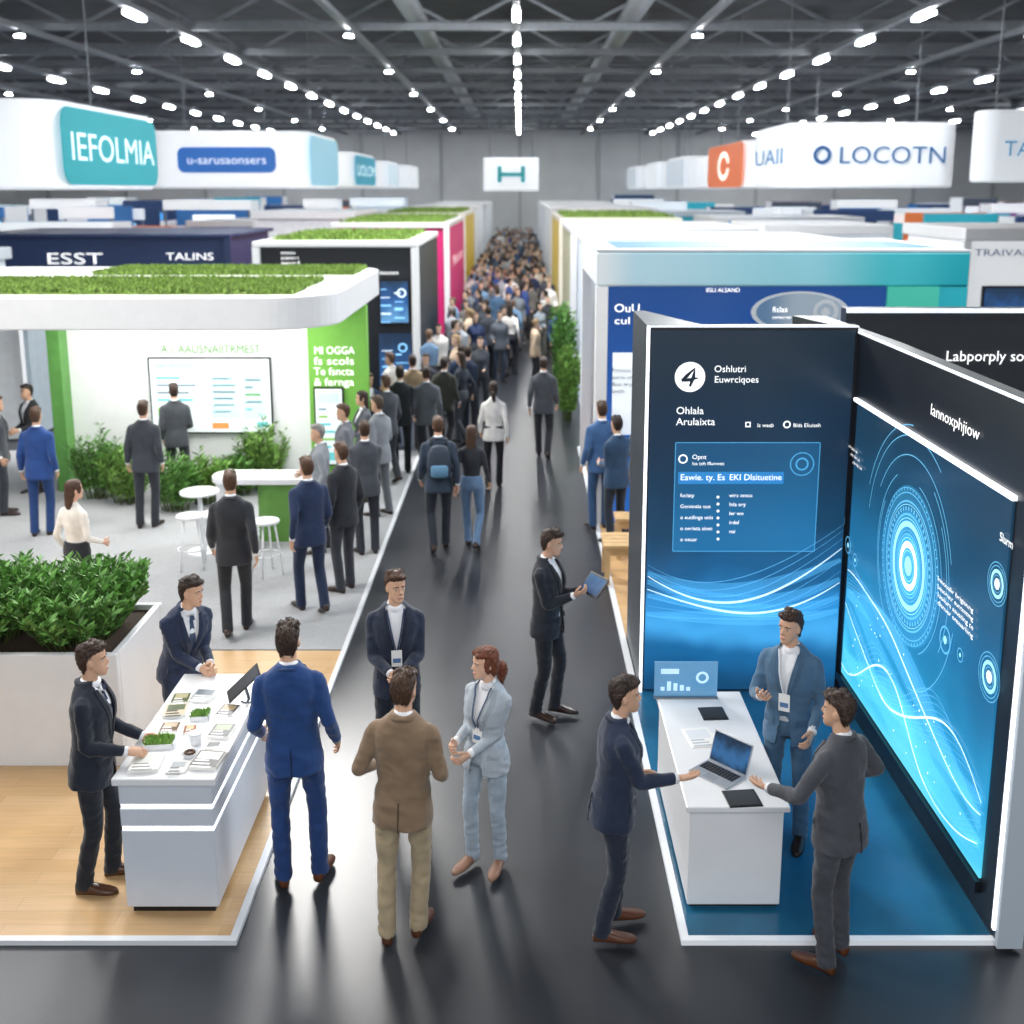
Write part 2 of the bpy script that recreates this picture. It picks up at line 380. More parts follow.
    def vw(z):
        t=max(0,min(1,(z-vb)/(1.47-vb))); w=.008+.066*t
        if z<vb: w=(.02+.04*(vb-z)/.3) if vopen=='open' else (0 if z>.95 else .05*(.95-z)/.15)
        return w
    if style=='suit' and vopen:
        bm=bmesh.new(); bm.from_mesh(jm); dl=[]
        for f in bm.faces:
            c=Ti@f.calc_center_median()
            if c.y>.03 and abs(c.x)<vw(c.z) and c.z<1.56 and c.y<prof(c.z)[1]+.04: dl.append(f)
        bmesh.ops.delete(bm,geom=dl,context='FACES'); bm.to_mesh(jm); bm.free()
    out.append(('jacket' if style=='suit' else ('blouse' if fem else 'shirt'),jm,JM,None))
    if style=='suit':
        m=MB()
        m.loft([ringT(z,a-.022,b-.020,yc,20) for z,a,b,yc in JP if z>.9])
        tl=-.22 if tie else -.5
        m.loft([ell(T@V(0,-.010+.010*k,1.478+.026*k),TX,(TY+TZ*tl).normalized(),r,r*1.05,18) for k,r in ((0,.068),(1,.063),(1.9,.059))])
        for i in (0,1):
            e,w=elb[i],wr_[i]; m.limb([e.lerp(w,.86),e.lerp(w,1.03)],[.033,.033],10,2)
        me=m.mesh(True); me.shade_smooth(); out.append(('shirt',me,SM,None))
        dk=fabric(tuple(x*.72 for x in hx(cols['j'])))
        if vox<.02:
            m=MB(); pts=[]
            r0=.074 if not fem else .064
            for k in range(13):
                a=R(-10-160*k/12); pts.append(T@V(r0*math.cos(a),-.014+r0*math.sin(a),1.512-.012*abs(math.cos(a))))
            m.limb(pts,[.008]+[.013]*11+[.008],8,1); me=m.mesh(True); me.shade_smooth(); out.append(('jacket_collar',me,dk,'jacket'))
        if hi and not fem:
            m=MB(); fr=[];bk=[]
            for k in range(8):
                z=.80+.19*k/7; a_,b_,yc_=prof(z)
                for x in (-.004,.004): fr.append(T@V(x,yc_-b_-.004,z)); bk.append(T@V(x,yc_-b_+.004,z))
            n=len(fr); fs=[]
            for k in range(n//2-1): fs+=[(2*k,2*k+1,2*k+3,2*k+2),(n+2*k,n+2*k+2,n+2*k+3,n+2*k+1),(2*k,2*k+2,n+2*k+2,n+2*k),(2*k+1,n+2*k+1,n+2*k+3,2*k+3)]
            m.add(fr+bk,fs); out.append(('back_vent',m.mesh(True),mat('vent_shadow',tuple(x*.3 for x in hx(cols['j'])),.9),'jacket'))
        if vopen:
            lm=fabric(tuple(x*.8 for x in hx(cols['j'])))
            for sg in (1,-1):
                m=MB(); N=14; fr=[];bk=[]
                for k in range(N):
                    z=vb-.01+(1.49-vb)*k/(N-1); t=k/(N-1); xi=vw(z)-.006; wl=.012+.050*math.sin(min(t*1.25,1)*PI*.5) if t<.78 else .062-.14*(t-.78)
                    for x,o in ((xi,.006),(xi+wl*.5,.014),(xi+wl,.008)):
                        y=surf(x,z)+o; fr.append(T@V(sg*x,y,z)); bk.append(T@V(sg*x,y-.010,z))
                n=len(fr); fs=[]
                for k in range(N-1):
                    for c in (0,1):
                        a=k*3+c; fs.append((a,a+1,a+4,a+3)); fs.append((n+a,n+a+3,n+a+4,n+a+1))
                    fs.append((k*3,k*3+3,n+k*3+3,n+k*3)); fs.append((k*3+2,n+k*3+2,n+k*3+5,k*3+5))
                m.add(fr+bk,fs); out.append(('lapel',m.mesh(True),lm,'jacket'))
            if vopen!='open':
                for zb in (vb-.03,vb-.13):
                    m=MB(); m.ball((0,surf(0,zb)+.004,zb),.011,.006,.011,8,6,T); out.append(('button',m.mesh(True),mat('button_horn','15120f',.3),'jacket'))
        if hi:
            for sg in (1,-1):
                m=MB(); pts=[(x,z) for x in (.085,.155) for z in (1.0,.955)]
                vs=[T@V(sg*x,surf(x,z)+.008,z) for x,z in pts]+[T@V(sg*x,surf(x,z)-.004,z) for x,z in pts]
                m.add(vs,[(0,1,3,2),(4,6,7,5),(0,2,6,4),(1,5,7,3),(0,4,5,1),(2,3,7,6)]); out.append(('pocket_flap',m.mesh(True),fabric(tuple(x*.8 for x in hx(cols['j']))),'jacket'))
        if tie:
            m=MB(); fr=[];bk=[]
            for z,w in ((1.485,.016),(1.455,.022),(1.44,.014),(1.30,.026),(1.15,.034),(1.05,.036),(1.02,.004)):
                y=surf(0,min(z,1.44))-.008 if z<1.45 else surf(0,z)+.014
                for x in (-w,w): fr.append(T@V(x,y,z)); bk.append(T@V(x,y-.008,z))
            n=len(fr); fs=[]
            for k in range(n//2-1): fs+=[(2*k,2*k+1,2*k+3,2*k+2),(n+2*k,n+2*k+2,n+2*k+3,n+2*k+1)]
            m.add(fr+bk,fs); out.append(('tie',m.mesh(True),mat('tie_silk',tie,.4,var=.1),None))
    if lany:
        m=MB()
        for sg in (1,-1):
            pts=[]
            for k in range(9):
                t=k/8; x=sg*(.066*(1-t)+.008*t); z=1.50-.30*t; pts.append(T@V(x,surf(x,z)+.020-(.012 if vopen and t>.2 else 0),z))
            m.limb(pts,[.006]*9,5,1)
        out.append(('lanyard',m.mesh(True),mat('lanyard_ribbon',lany,.6),None))
        m=MB(); y=surf(0,1.12)+.016; m.box(-.04,.04,y-.004,y+.004,1.07,1.20,0,T); m.box(-.03,.03,y+.004,y+.005,1.10,1.135,1,T)
        out.append(('badge',m.mesh(True),[mat('badge_card','f4f4f2',.4),mat('badge_print','5b7fae',.4)],'lanyard'))
    m=MB(); q=.92 if fem else .98
    PM=Matrix.Translation(pel)@ry; PX,PY=PM.to_3x3()@V(1,0,0),PM.to_3x3()@V(0,1,0)
    m.loft([ell(PM@V(0,0,z),PX,PY,a,b,20,2.3) for z,a,b in ((-.10,.13,.10),(-.05,.165,.122),(.0,.168,.124),(.06,.156,.116),(.12,.140,.108))])
    for i in (0,1):
        a,k,h=ank[i],knees[i],hips[i]
        m.limb([h+V(0,0,.02),h.lerp(k,.25),h.lerp(k,.6),k,k.lerp(a,.35),k.lerp(a,.75),a+V(0,-.004,-.052)],[.092*q,.089*q,.077*q,.065*q,.064*q,.060*q,.062*q],14,3)
    tm=solid(m,vox,3)
    if wr: wrinkle(tm,.010,14,.9,True)
    out.append(('trousers',tm,TM,None))
    for i in (0,1):
        m=MB(); M=feet[i]; rg=[]
        st=((-.078,.020,.045),(-.072,.031,.070),(-.045,.036,.090),(-.005,.037,.092),(.04,.040,.074),(.09,.046,.058),(.14,.046,.046),(.18,.036,.038),(.203,.018,.028),(.208,.006,.02))
        for y,w,hh_ in st:
            c=[]
            for k in range(14):
                t=2*PI*k/14; x=math.cos(t); z=math.sin(t)
                c.append(M@V(math.copysign(abs(x)**.7,x)*w,y,max(.002,hh_*(.5+.5*math.copysign(abs(z)**.8,z)))))
            rg.append(c)
        m.loft(rg); me=m.mesh(True); me.shade_smooth(); out.append(('shoe',me,SHM,None))
    return out
def person(px,py,h,rot,label,j,t,hc='2b1d15',pose=None,fem=False,vox=.009,style='suit',s='eceef2',tie=None,lany=None,shoe='2b1a12',hair='short',vopen=True,face=True,skin='d3a88c',XY=None,group=None):
    p=onz(px,py) if XY is None else V(*XY,0)
    root=thing('person',label,'person',(p.x,p.y,0),R(rot),group)
    S=h/1.78; done={}
    for n,me,m,par in person_parts(pose or {},fem,vox,style,dict(j=j,t=t,h=hc,s=s,shoe=shoe,skin=skin),hair,tie,lany,vopen,face,vox<.02,vox<.012):
        me.transform(Matrix.Scale(S,4)); done[n]=link(n,me,m,done[par] if par else root)
    return root
person(98,884,1.76,-84,'person in dark suit and tie in profile at the left end of the brochure counter','222834','1d222b','3a2416',
  dict(rh=(.15,.30,1.06),lh=(-.13,.34,1.02),rn=(-.3,0,-1),lean=3,hy=4,rf=(.1,-.04,-6,0),lf=(-.1,.1,6,0),curl=.4,vb=1.10),tie='2a3450',shoe='4a2c1a')
person(0,0,1.75,-138,'person in navy suit leaning over the far end of the brochure counter with clasped hands','28334d','252f43','33231a',
  dict(rh=(.03,.42,1.05),lh=(-.05,.43,1.07),rn=(-1,.1,-.3),ln=(1,.1,-.3),lean=20,hy=32,hp=6,curl=.6),XY=(-2.72,8.26),tie='3a4a66')
person(301,879,1.86,4,'person in bright blue suit with back turned beside the brochure counter','23447a','203d70','3a281c',
  dict(rh=(.25,.12,.93),lh=(-.24,.16,.97),hy=-6,rf=(.13,.03,-14,0),lf=(-.11,-.02,14,0),px=-.02,side=-1),shoe='5a3218',face=False)
person(0,0,1.80,188,'person in dark navy suit facing the camera with lanyard and clasped hands','252d3f','222833','4a2c1a',
  dict(rh=(.05,.27,1.07),lh=(-.04,.29,1.08),rn=(-1,-.2,.1),ln=(1,-.2,-.1),hy=20,curl=.6,rp=(.6,-.8,-.3),lp=(-.6,-.8,-.3)),XY=(-.96,8.0),lany='2c3c5c',vopen='open')
person(404,936,1.79,-6,'person in brown blazer and khaki trousers seen from behind in the aisle','86705a','a8977b','4a3222',
  dict(rh=(.18,.24,1.05),lh=(-.20,.22,1.06),rp=(.4,-.9,-.3),lp=(-.45,-.9,-.3),hy=-14,rf=(.09,.06,-10,0),lf=(-.1,-.03,12,0),px=.015,side=1.5),shoe='54301a',face=True)
person(484,865,1.64,148,'person with tied auburn hair in pale blue grey trouser suit with lanyard','aeb8c2','9dacba','6e3a22',
  dict(rh=(.06,.27,1.12),lh=(-.05,.25,1.05),hy=-36,hp=2,rf=(.10,.03,-6,0),lf=(-.11,-.05,14,0),px=-.02,side=-2,curl=.55,rn=(-1,0,.2),ln=(1,0,.2)),fem=True,hair='bun',lany='44597a',shoe='8c6a58',vopen='open',skin='e3b89e')
TABP=person(545,714,1.76,-112,'person in dark suit without tie standing and reading a tablet in mid aisle','262a33','22252c','37251a',
  dict(rh=(.10,.30,1.22),lh=(-.11,.33,1.20),rn=(-.6,.2,.8),ln=(.6,.2,.8),hy=8,hp=8,rf=(.09,-.04,-12,0),lf=(-.09,.08,6,0),curl=.45,px=.01),vopen='open')
person(608,930,1.74,-84,'person in dark navy suit holding out a hand over the laptop counter','283248','242c3c','33241c',
  dict(rh=(.10,.40,1.12),lh=(-.2,.22,1.0),rn=(-.2,.1,1),lean=4,hy=-2,rf=(.1,-.04,-8,0),lf=(-.1,.07,6,0),curl=.2),shoe='5a3420')
person(786,838,1.76,150,'person in steel blue suit with lanyard gesturing behind the laptop counter','4c6c88','47657f','3a2618',
  dict(rh=(.15,.30,1.22),lh=(-.2,.22,1.0),rn=(-.5,-.2,.8),hy=-18,rp=(.5,-.9,-.5),curl=.4,px=.02,side=1.5),lany='dfe6ee',vopen='open')
person(830,960,1.75,40,'person in charcoal grey suit standing with back turned in front of the blue booth','494c53','42454c','3a2b22',
  dict(lh=(-.22,.36,1.10),rh=(.24,.18,1.10),rp=(.7,-.7,.0),lp=(-.6,-.8,-.5),ln=(.3,0,1),lean=3,hy=14,rf=(.12,.03,-10,0),lf=(-.11,-.02,10,0),curl=.3,px=.02),shoe='5c341c')
WALK=dict(rf=(.08,.17,-4,0),lf=(-.08,-.18,4,22),rh=(.235,-.08,.9),lh=(-.235,.16,.92))
WALK2=dict(lf=(-.08,.17,4,0),rf=(.08,-.18,-4,22),lh=(-.235,-.08,.9),rh=(.235,.16,.92))
ST=dict(rh=(.235,.06,.9),lh=(-.235,.06,.9),px=.02,side=1,rf=(.1,.05,-12,0)); ST2=dict(rh=(.16,.27,1.06),lh=(-.235,.08,.91),hy=10,px=-.02,lf=(-.12,.06,14,0)); ST3=dict(rh=(.08,.26,1.06),lh=(-.07,.27,1.08),hy=-8)
mids=[
 (238,634,1.80,8,'person in charcoal suit walking away over grey carpet beside the white stools','31343b','292c32',WALK,{}),
 (313,612,1.80,32,'person in navy suit turned away between the green counter and the aisle','273656','232f4a',WALK2,{}),
 (346,590,1.78,50,'person in black jacket at the aisle edge, nearest of the crowd before the green wall','2c2f36','35383f',ST,{}),
 (326,550,1.70,95,'grey haired person in pale grey jacket behind the black jacket person','8d939a','4f5258',ST2,dict(hc='8d8b88')),
 (368,553,1.76,20,'person in slate jacket just behind the black jacket at the aisle edge','4a4e57','343740',ST3,{}),
 (350,524,1.73,100,'person in mid grey suit in the cluster before the portrait screen','6e727a','585c63',ST,{}),
 (384,515,1.77,55,'person in pale grey suit near the aisle edge in the cluster before the green wall','8a8f96','6b6f76',ST2,dict(hc='4b3a2c')),
 (366,500,1.70,120,'person with long brown hair in grey jacket between the cluster and the portrait screen','5c6068','33363c',ST3,dict(fem=True,hair='long')),
 (389,482,1.76,40,'person in dark grey suit near the end of the cluster by the aisle','4e525a','3d4047',WALK2,{}),
 (402,472,1.80,10,'person in black suit at the corner of the green wall','2b2e33','26292d',ST3,{}),
 (372,474,1.72,-150,'person in dark blue jacket facing back toward the cluster by the green wall','2c3f60','272d38',ST,{}),
 (428,470,1.78,4,'person in grey jacket walking away just right of the black suit','5b6068','33363c',WALK,{}),
 (413,450,1.74,20,'person in tan jacket behind the black suit at the green wall corner','a08a6e','3b3a38',ST,{}),
 (395,444,1.72,60,'person in white shirt at the far corner of the green wall','e0dfdb','2d3037',ST2,{}),
 (440,550,1.80,6,'person in dark jacket carrying a backpack down the aisle','334052','282d37',WALK,{}),
 (472,547,1.66,-6,'person in dark top and blue jeans walking beside the backpack carrier','2c3038','6481a3',WALK2,dict(fem=True,hair='long',style='top')),
 (494,488,1.72,-2,'person in white jacket and dark trousers walking away in mid aisle','f1efec','292a2e',WALK,dict(fem=True,hair='bun')),
 (543,457,1.80,-4,'person in grey suit walking away on the right half of the aisle','50545b','31343a',WALK2,{}),
 (462,434,1.76,2,'person in navy jacket walking away left of the white jacket','30405c','272f3e',WALK,{}),
 (445,452,1.74,-10,'person in dark olive jacket walking behind the grey jacket','40423a','2b2d31',WALK2,{}),
 (599,528,1.80,14,'person in blue suit with back turned beside the wooden bench','426696','365680',ST,{}),
 (148,527,1.80,2,'person in charcoal suit facing the large white dashboard screen','3e424a','31343b',ST,{}),
 (182,496,1.76,12,'person in dark grey suit before the screen, half hidden by plants','44484f','34373d',ST2,{}),
 (43,535,1.78,4,'person in royal blue suit left of the white booth wall','294a88','244072',ST,{}),
 (37,492,1.72,150,'person in black top behind the royal blue suit','282a2e','2d2f33',ST3,{}),
 (3,514,1.76,-70,'person in grey jacket cut by the left edge of the photo','494e55','383c44',ST,{}),
]
for px,py,h,rot,lab,j,t,ps,kw in mids:
    fr=abs(((rot+180)%360)-180)>40
    person(px,py,h,rot,lab,j,t,pose=dict(ps),vox=.016,face=fr,vopen=fr,**{**dict(hc=random.choice(['33231a','422c1c','281e17','523826'])),**kw})
for x,y,rot,lab,j,t,ps,kw in ((1.28,14.15,35,'person in dark blue jacket partly in front of the blue suit by the bench','304c6c','2c3442',ST3,{}),(1.66,14.68,80,'person in grey jacket between the bench and the dark booth edge','7c868f','383c44',ST2,{})):
    person(0,0,1.74,rot,lab,j,t,pose=dict(ps),vox=.016,XY=(x,y),**kw)
person(0,0,1.66,-25,'person with long brown hair in white blouse beyond the leafy planter','eae5de','2a2d33','4a2e20',dict(rh=(.2,.2,1.02),lh=(-.235,.05,.92),hy=-20),fem=True,vox=.014,style='top',hair='long',XY=(-4.72,11.2),skin='dcb096')
# ---- crowd prototypes
def ramp_mat(name,cols):
    m=D.materials.new(name); m.use_nodes=True; nt=m.node_tree; b=nt.nodes['Principled BSDF']; b.inputs['Roughness'].default_value=.85
    oi=nt.nodes.new('ShaderNodeObjectInfo'); r=nt.nodes.new('ShaderNodeValToRGB'); r.color_ramp.interpolation='CONSTANT'
    while len(r.color_ramp.elements)<len(cols): r.color_ramp.elements.new(.5)
    for i,(e,c) in enumerate(zip(r.color_ramp.elements,cols)): e.position=i/len(cols); e.color=(*hx(c),1)
    nt.links.new(oi.outputs['Random'],r.inputs['Fac']); nt.links.new(r.outputs['Color'],b.inputs['Base Color']); return m
CJ=ramp_mat('crowd_jacket',['2b374f','3c414a','989da5','385290','2a2c31','c4c1bb','555b65','f0eeea','466484','6a6764','343a44','787f88','27365a','6f8fb0','e2dfda','484e58','8d97a1','2c2f35','aab0b8','34507c','d0b9a0','f4f2ef'])
CT=ramp_mat('crowd_trousers',['2e3138','26282d','3c4658','4c4f56','32353d','5a5a57','2b2f36'])
CH=ramp_mat('crowd_hair',['33281f','241d1a','4e3e30','3a2e24','665040','2a211d','86827a','98805f'])
CS=mat('crowd_skin','cfac96',.6); CSH=mat('crowd_shoe','1c1614',.5)
protos=[]
for k in range(6):
    fem=k%3==2; ps=dict([WALK,WALK2,WALK,ST,ST2,ST3][k])
    bm=bmesh.new()
    for n,me,m,par in person_parts(ps,fem,.026,'suit' if not fem else 'top',dict(j='222222',t='222222',h='222222',s='dddddd',shoe='222222',skin='c4947a'),'long' if fem and k==2 else 'short',None,None,False,False,False,False):
        if n=='shirt' and not fem: continue
        idx={'body':0,'hair':1,'jacket':2,'blouse':2,'shirt':2,'trousers':3,'shoe':4}[n]
        for p in me.polygons: p.material_index=idx
        bm.from_mesh(me); D.meshes.remove(me)
    me=D.meshes.new('person'); bm.to_mesh(me); bm.free(); me.shade_smooth()
    for m in (CS,CH,CJ,CT,CSH): me.materials.append(m)
    protos.append(me)
def crowd(x,y,rot,label,group):
    o=D.objects.new('person',random.choice(protos)); COL.objects.link(o); o.location=(x,y,0); o.rotation_euler=(0,0,R(rot)); s=random.uniform(.92,1.05); o.scale=(s,s,s)
    tag(o,label,'person',group)
used=[]
def free(x,y,d):
    for a,b in used:
        if (a-x)**2+(b-y)**2<d*d: return False
    for a,b,c,e in RECTS:
        if a-.35<x<b+.35 and c-.35<y<e+.35: return False
    used.append((x,y)); return True
# ------------------------------------------------------------------ hall
def struct(name,mb,m,bevel=0):
    o=mb.build(name,m,None,bevel=bevel); o['kind']='structure'; return o
struct('floor',MB().box(-45,45,-8,101,-.2,-.03),mat('polished_dark_floor','2e3137',.32,var=.12,vscale=1.2,spec=.5))
def wood(name,c1,c2):
    m=D.materials.new(name); m.use_nodes=True; nt=m.node_tree; b=nt.nodes['Principled BSDF']; b.inputs['Roughness'].default_value=.35
    tc=nt.nodes.new('ShaderNodeTexCoord'); br=nt.nodes.new('ShaderNodeTexBrick'); mp=nt.nodes.new('ShaderNodeMapping')
    br.inputs['Scale'].default_value=1; br.inputs['Brick Width'].default_value=1.4; br.inputs['Row Height'].default_value=.14; br.inputs['Mortar Size'].default_value=.002
    br.inputs['Color1'].default_value=(*hx(c1),1); br.inputs['Color2'].default_value=(*hx(c2),1); br.inputs['Mortar'].default_value=(*[x*.7 for x in hx(c1)],1)
    n=nt.nodes.new('ShaderNodeTexNoise'); n.inputs['Scale'].default_value=6; n.inputs['Detail'].default_value=5; mp.inputs['Scale'].default_value=(.5,8,1)
    mx=nt.nodes.new('ShaderNodeMix'); mx.data_type='RGBA'; mx.blend_type='MULTIPLY'; mx.inputs[0].default_value=.3
    nt.links.new(tc.outputs['Object'],br.inputs['Vector']); nt.links.new(tc.outputs['Object'],mp.inputs[0]); nt.links.new(mp.outputs[0],n.inputs['Vector'])
    nt.links.new(br.outputs['Color'],mx.inputs[6]); nt.links.new(n.outputs['Fac'],mx.inputs[7]); nt.links.new(mx.outputs[2],b.inputs['Base Color']); return m
OAK=wood('oak_planks','e0bb8c','d6ad7a')
CARPET=mat('grey_carpet','a6a8ab',.95,bump=.3,bscale=200,var=.06,vscale=30)
WALLG=mat('grey_hall_wall','d2d6d8',.8,var=.05,vscale=.6)
struct('wall_back',MB().box(-45,45,100,100.4,-.2,11.4),WALLG)
struct('wall_left',MB().box(-45.4,-45,-8,100.4,-.2,11.4),WALLG)
struct('wall_right',MB().box(45,45.4,-8,100.4,-.2,11.4),WALLG)
struct('ceiling',MB().box(-45,45,-8,100.4,11.2,11.5),mat('dark_ceiling','3c3f44',.9,var=.25,vscale=.8))
for i in range(13):
    x=-42+i*7; struct('trim_%d'%(i+1),MB().box(x-.12,x+.12,99.8,100,0,9.6),mat('wall_pilaster','b2b7ba',.8))
BEAM=mat('grey_beam','787d84',.6,var=.1)
for i in range(11):
    y=30+i*6.5; g='roof trusses'
    t=thing('roof_truss','dark grey lattice truss spanning the hall under the ceiling','truss',(0,y,9.6),0,g)
    MB().box(-44,44,y-.12,y+.12,10.6,10.84).build('top_chord',BEAM,t); MB().box(-44,44,y-.12,y+.12,9.6,9.82).build('bottom_chord',BEAM,t)
    m=MB()
    for k in range(44):
        x=-44+k*2; z0,z1=(9.7,10.7) if k%2 else (10.7,9.7); m.limb([(x,y,z0),(x+2,y,z1)],[.06,.06],6,1)
    m.build('web',BEAM,t)
for x in (-36,-30,-25,-20,-15.2,-10.5,-5.2,-.1,5.4,11,15.5,20,25,30,36):
    o=MB().box(x-.1,x+.1,29,99.5,9.42,9.58).build('ceiling_rail',BEAM); tag(o,'long dark rail under the trusses running to the far wall','rail','ceiling rails')
for x in (-3.4,3.6):
    o=MB().limb([(x,29,10.2),(x,99,10.2)],[.34,.34],16,1).build('air_duct',mat('duct_metal','80858b',.4,.4,var=.1),None,smooth=True); tag(o,'long round grey air duct running under the ceiling between the trusses','duct','ceiling air ducts')
LAMPM=glow('lamp_diffuser','ffffff',150.)
HOUS=glow('housing_uplight_glow','ffffff',20.)  # housing made to emit as well, to throw light up onto the ceiling
first=None
for x in (-30,-20,-10.5,-.1,11,20,30):
    for k in range(13):
        y=31.5+k*5.2+(2.2 if x in(-20,20) else 0)
        if first is None:
            t=thing('ceiling_light','bright white linear lamp hanging in a row under the dark ceiling','lamp',(x,y,9.25),0,'linear ceiling lamps')
            a=MB().box(-.1,.1,-.66,.66,.02,.1).build('housing',HOUS,t,local=True); b=MB().box(-.09,.09,-.64,.64,0,.02).build('diffuser',LAMPM,t,local=True); first=(t,a,b)
        else:
            t=first[0].copy(); COL.objects.link(t); t.location=(x,y,9.25)
            for q in first[1:]:
                c=q.copy(); COL.objects.link(c); c.parent=t
first=None
for x in (-25,-15.2,-5.2,5.4,15.5,25):
    for k in range(6):
        y=35+k*10.4
        if first is None:
            t=thing('round_ceiling_lamp','small round bright lamp on a rail under the dark ceiling','lamp',(x,y,9.22),0,'round ceiling lamps')
            a=MB().cyl((0,0),.13,.04,.22,20,.08).build('housing',STEEL,t,local=True); b=MB().cyl((0,0),.14,0,.04,20).build('diffuser',LAMPM,t,local=True); first=(t,a,b)
        else:
            t=first[0].copy(); COL.objects.link(t); t.location=(x,y,9.22)
            for q in first[1:]:
                c=q.copy(); COL.objects.link(c); c.parent=t
# ------------------------------------------------------------------ hanging signs
def hang(label,x0,x1,y0,y1,z0,z1,front=None,side=None,sideface='E',r=.8,full=False):
    t=thing('hanging_sign',label,'sign',((x0+x1)/2,y0,z0))
    MB().prism(rrect(x0,x1,y0,y1,r,12),z0,z1).build('sign_body',mat('emissive_fabric','eff3f8',.6,em=.28),t,bevel=.08)  # white sign body with a weak even emission
    for xx in (x0+.5,x1-.5): MB().limb([(xx,(y0+y1)/2,z1-.02),(xx,(y0+y1)/2,11.2)],[.02,.02],6,1).build('cable',BEAM,t)
    m=(z0+z1)/2; h=z1-z0
    if front:
        col,txt,tcol,w0,w1,fit,sz=front
        X0=x0+(x1-x0)*w0; X1=x0+(x1-x0)*w1; par=t
        if col:
            b=MB(); hh=h*.22; b.prism([(x,z) for x,z in rrect(X0,X1,m-hh,m+hh,.25)],0,.03); b.v=[V(v.x,y0-v.z-.005,v.y) for v in b.v]
            par=b.build('sign_panel',mat('sign_print',col,.5,em=.3),t)
        letter(par,txt,((X0+X1)/2,y0-.05,m-sz*.34),sz,'S','CENTER',fit*(X1-X0),mat('sign_letters',tcol,.5,em=.4))
    if side:
        col,txt,tcol,sz=side; X=x1 if sideface=='E' else x0; sgn=1 if sideface=='E' else -1; Y0,Y1=y0+.3,y1-.3; par=t; zz=.03 if full else .12
        if full: Y0,Y1=y0+.05,y1-.05
        if col:
            b=MB(); b.prism([(y,z) for y,z in rrect(Y0,Y1,z0+zz,z1-zz,.4)],0,.03); b.v=[V(X+sgn*(v.z+.005),v.x,v.y) for v in b.v]
            par=b.build('side_panel',mat('sign_print',col,.5,em=.3),t)
        if txt: letter(par,txt,(X+sgn*.05,(Y0+Y1)/2,m-sz*.34),sz,sideface,'CENTER',(Y1-Y0)*.88,mat('sign_letters',tcol,.5,em=.5),'side_lettering')
    return t
hang('big white hanging sign with teal side panel at upper left',-20,-10.1,24.6,31.6,4.65,6.6,None,('1d9aa6','IEFOLMIA','e8fbff',.9))
hang('white hanging sign with blue pill shaped lettering right of the big teal sign',-13.3,-7.5,40,46.6,4.7,6.7,('2d66b0','u-sarusaonsers','e9f2ff',.2,.8,.8,.42),('8fc4da','','222222',.5))
hang('small white hanging sign with teal side panel behind the blue pill sign',-12.5,-7.3,49.5,57,4.75,6.3,None,('1f98b4','UOLOM','e8fbff',.7))
hang('small white hanging sign further back at left with pale panel',-11.5,-7.2,61,67,4.75,6.2,None,('cfe0ea','','222222',.5))
hang('farthest small white hanging sign at left',-10.8,-7.0,71,78,4.75,6.2,None,None)
L=hang('wide white hanging sign with dark blue ring logo and name at right',8.0,13.1,33.6,38.6,4.72,6.62,(None,'LOCOTN','2b5c8c',.27,.94,.92,.72),('e9eff5','UAII','2d6a9a',.7),'W',.6)
MB().annulus((8.98,33.52,5.67),(1,0,0),(0,0,1),.16,.27).build('logo_ring',mat('sign_letters','1f4f82',.5,em=.4),L,fix=False)
G=hang('white hanging sign with orange side panel left of the ring logo sign',8.0,12,40.4,47.8,4.72,6.4,None,('e0703a','','fff2e6',.9),'W',.6,True)
MB().annulus((7.94,44.0,5.56),(0,-2.2,0),(0,0,1),.36,.55,48,R(12),R(348)).build('emblem',glow('emblem_white','fff4ec',.8),G,fix=False)
T4=hang('white hanging sign cut off at the far right edge',12.05,17,29.5,30.5,4.85,6.7,None,None,r=.45)
letter(T4,'TASURIS',(12.62,29.46,5.52),.56,'S','LEFT',2.1,mat('sign_letters','3f86ae',.5,em=.4))
for i,(y,lab) in enumerate(((54,'white hanging sign with grey side behind the orange sign at right'),(64,'smaller white hanging sign at right nearer the centre'),(76,'smallest white hanging sign at right nearest the centre'))):
    hang(lab,7.9,12.5,y,y+7,4.72,6.25,None,('c9d3db' if i!=1 else 'e9eef2','','222222',.5),'W')
t=thing('hanging_screen','square white hanging screen with teal bar symbol in the centre','screen',(-.45,60,4.6))
MB().box(-1.95,1.0,60,60.3,4.6,6.35).build('screen_body',mat('emissive_fabric','eff3f8',.6,em=.28),t,bevel=.05)
MB().box(-1.05,.1,59.93,59.99,5.36,5.56).box(-1.2,-.98,59.93,59.99,5.05,5.9).box(.05,.27,59.93,59.99,5.05,5.9).build('symbol',mat('sign_print','1f8f96',.5,em=.3),t)
for xx in (-1.6,.65): MB().limb([(xx,60.1,6.3),(xx,60.1,11.2)],[.02,.02],6,1).build('cable',BEAM,t)
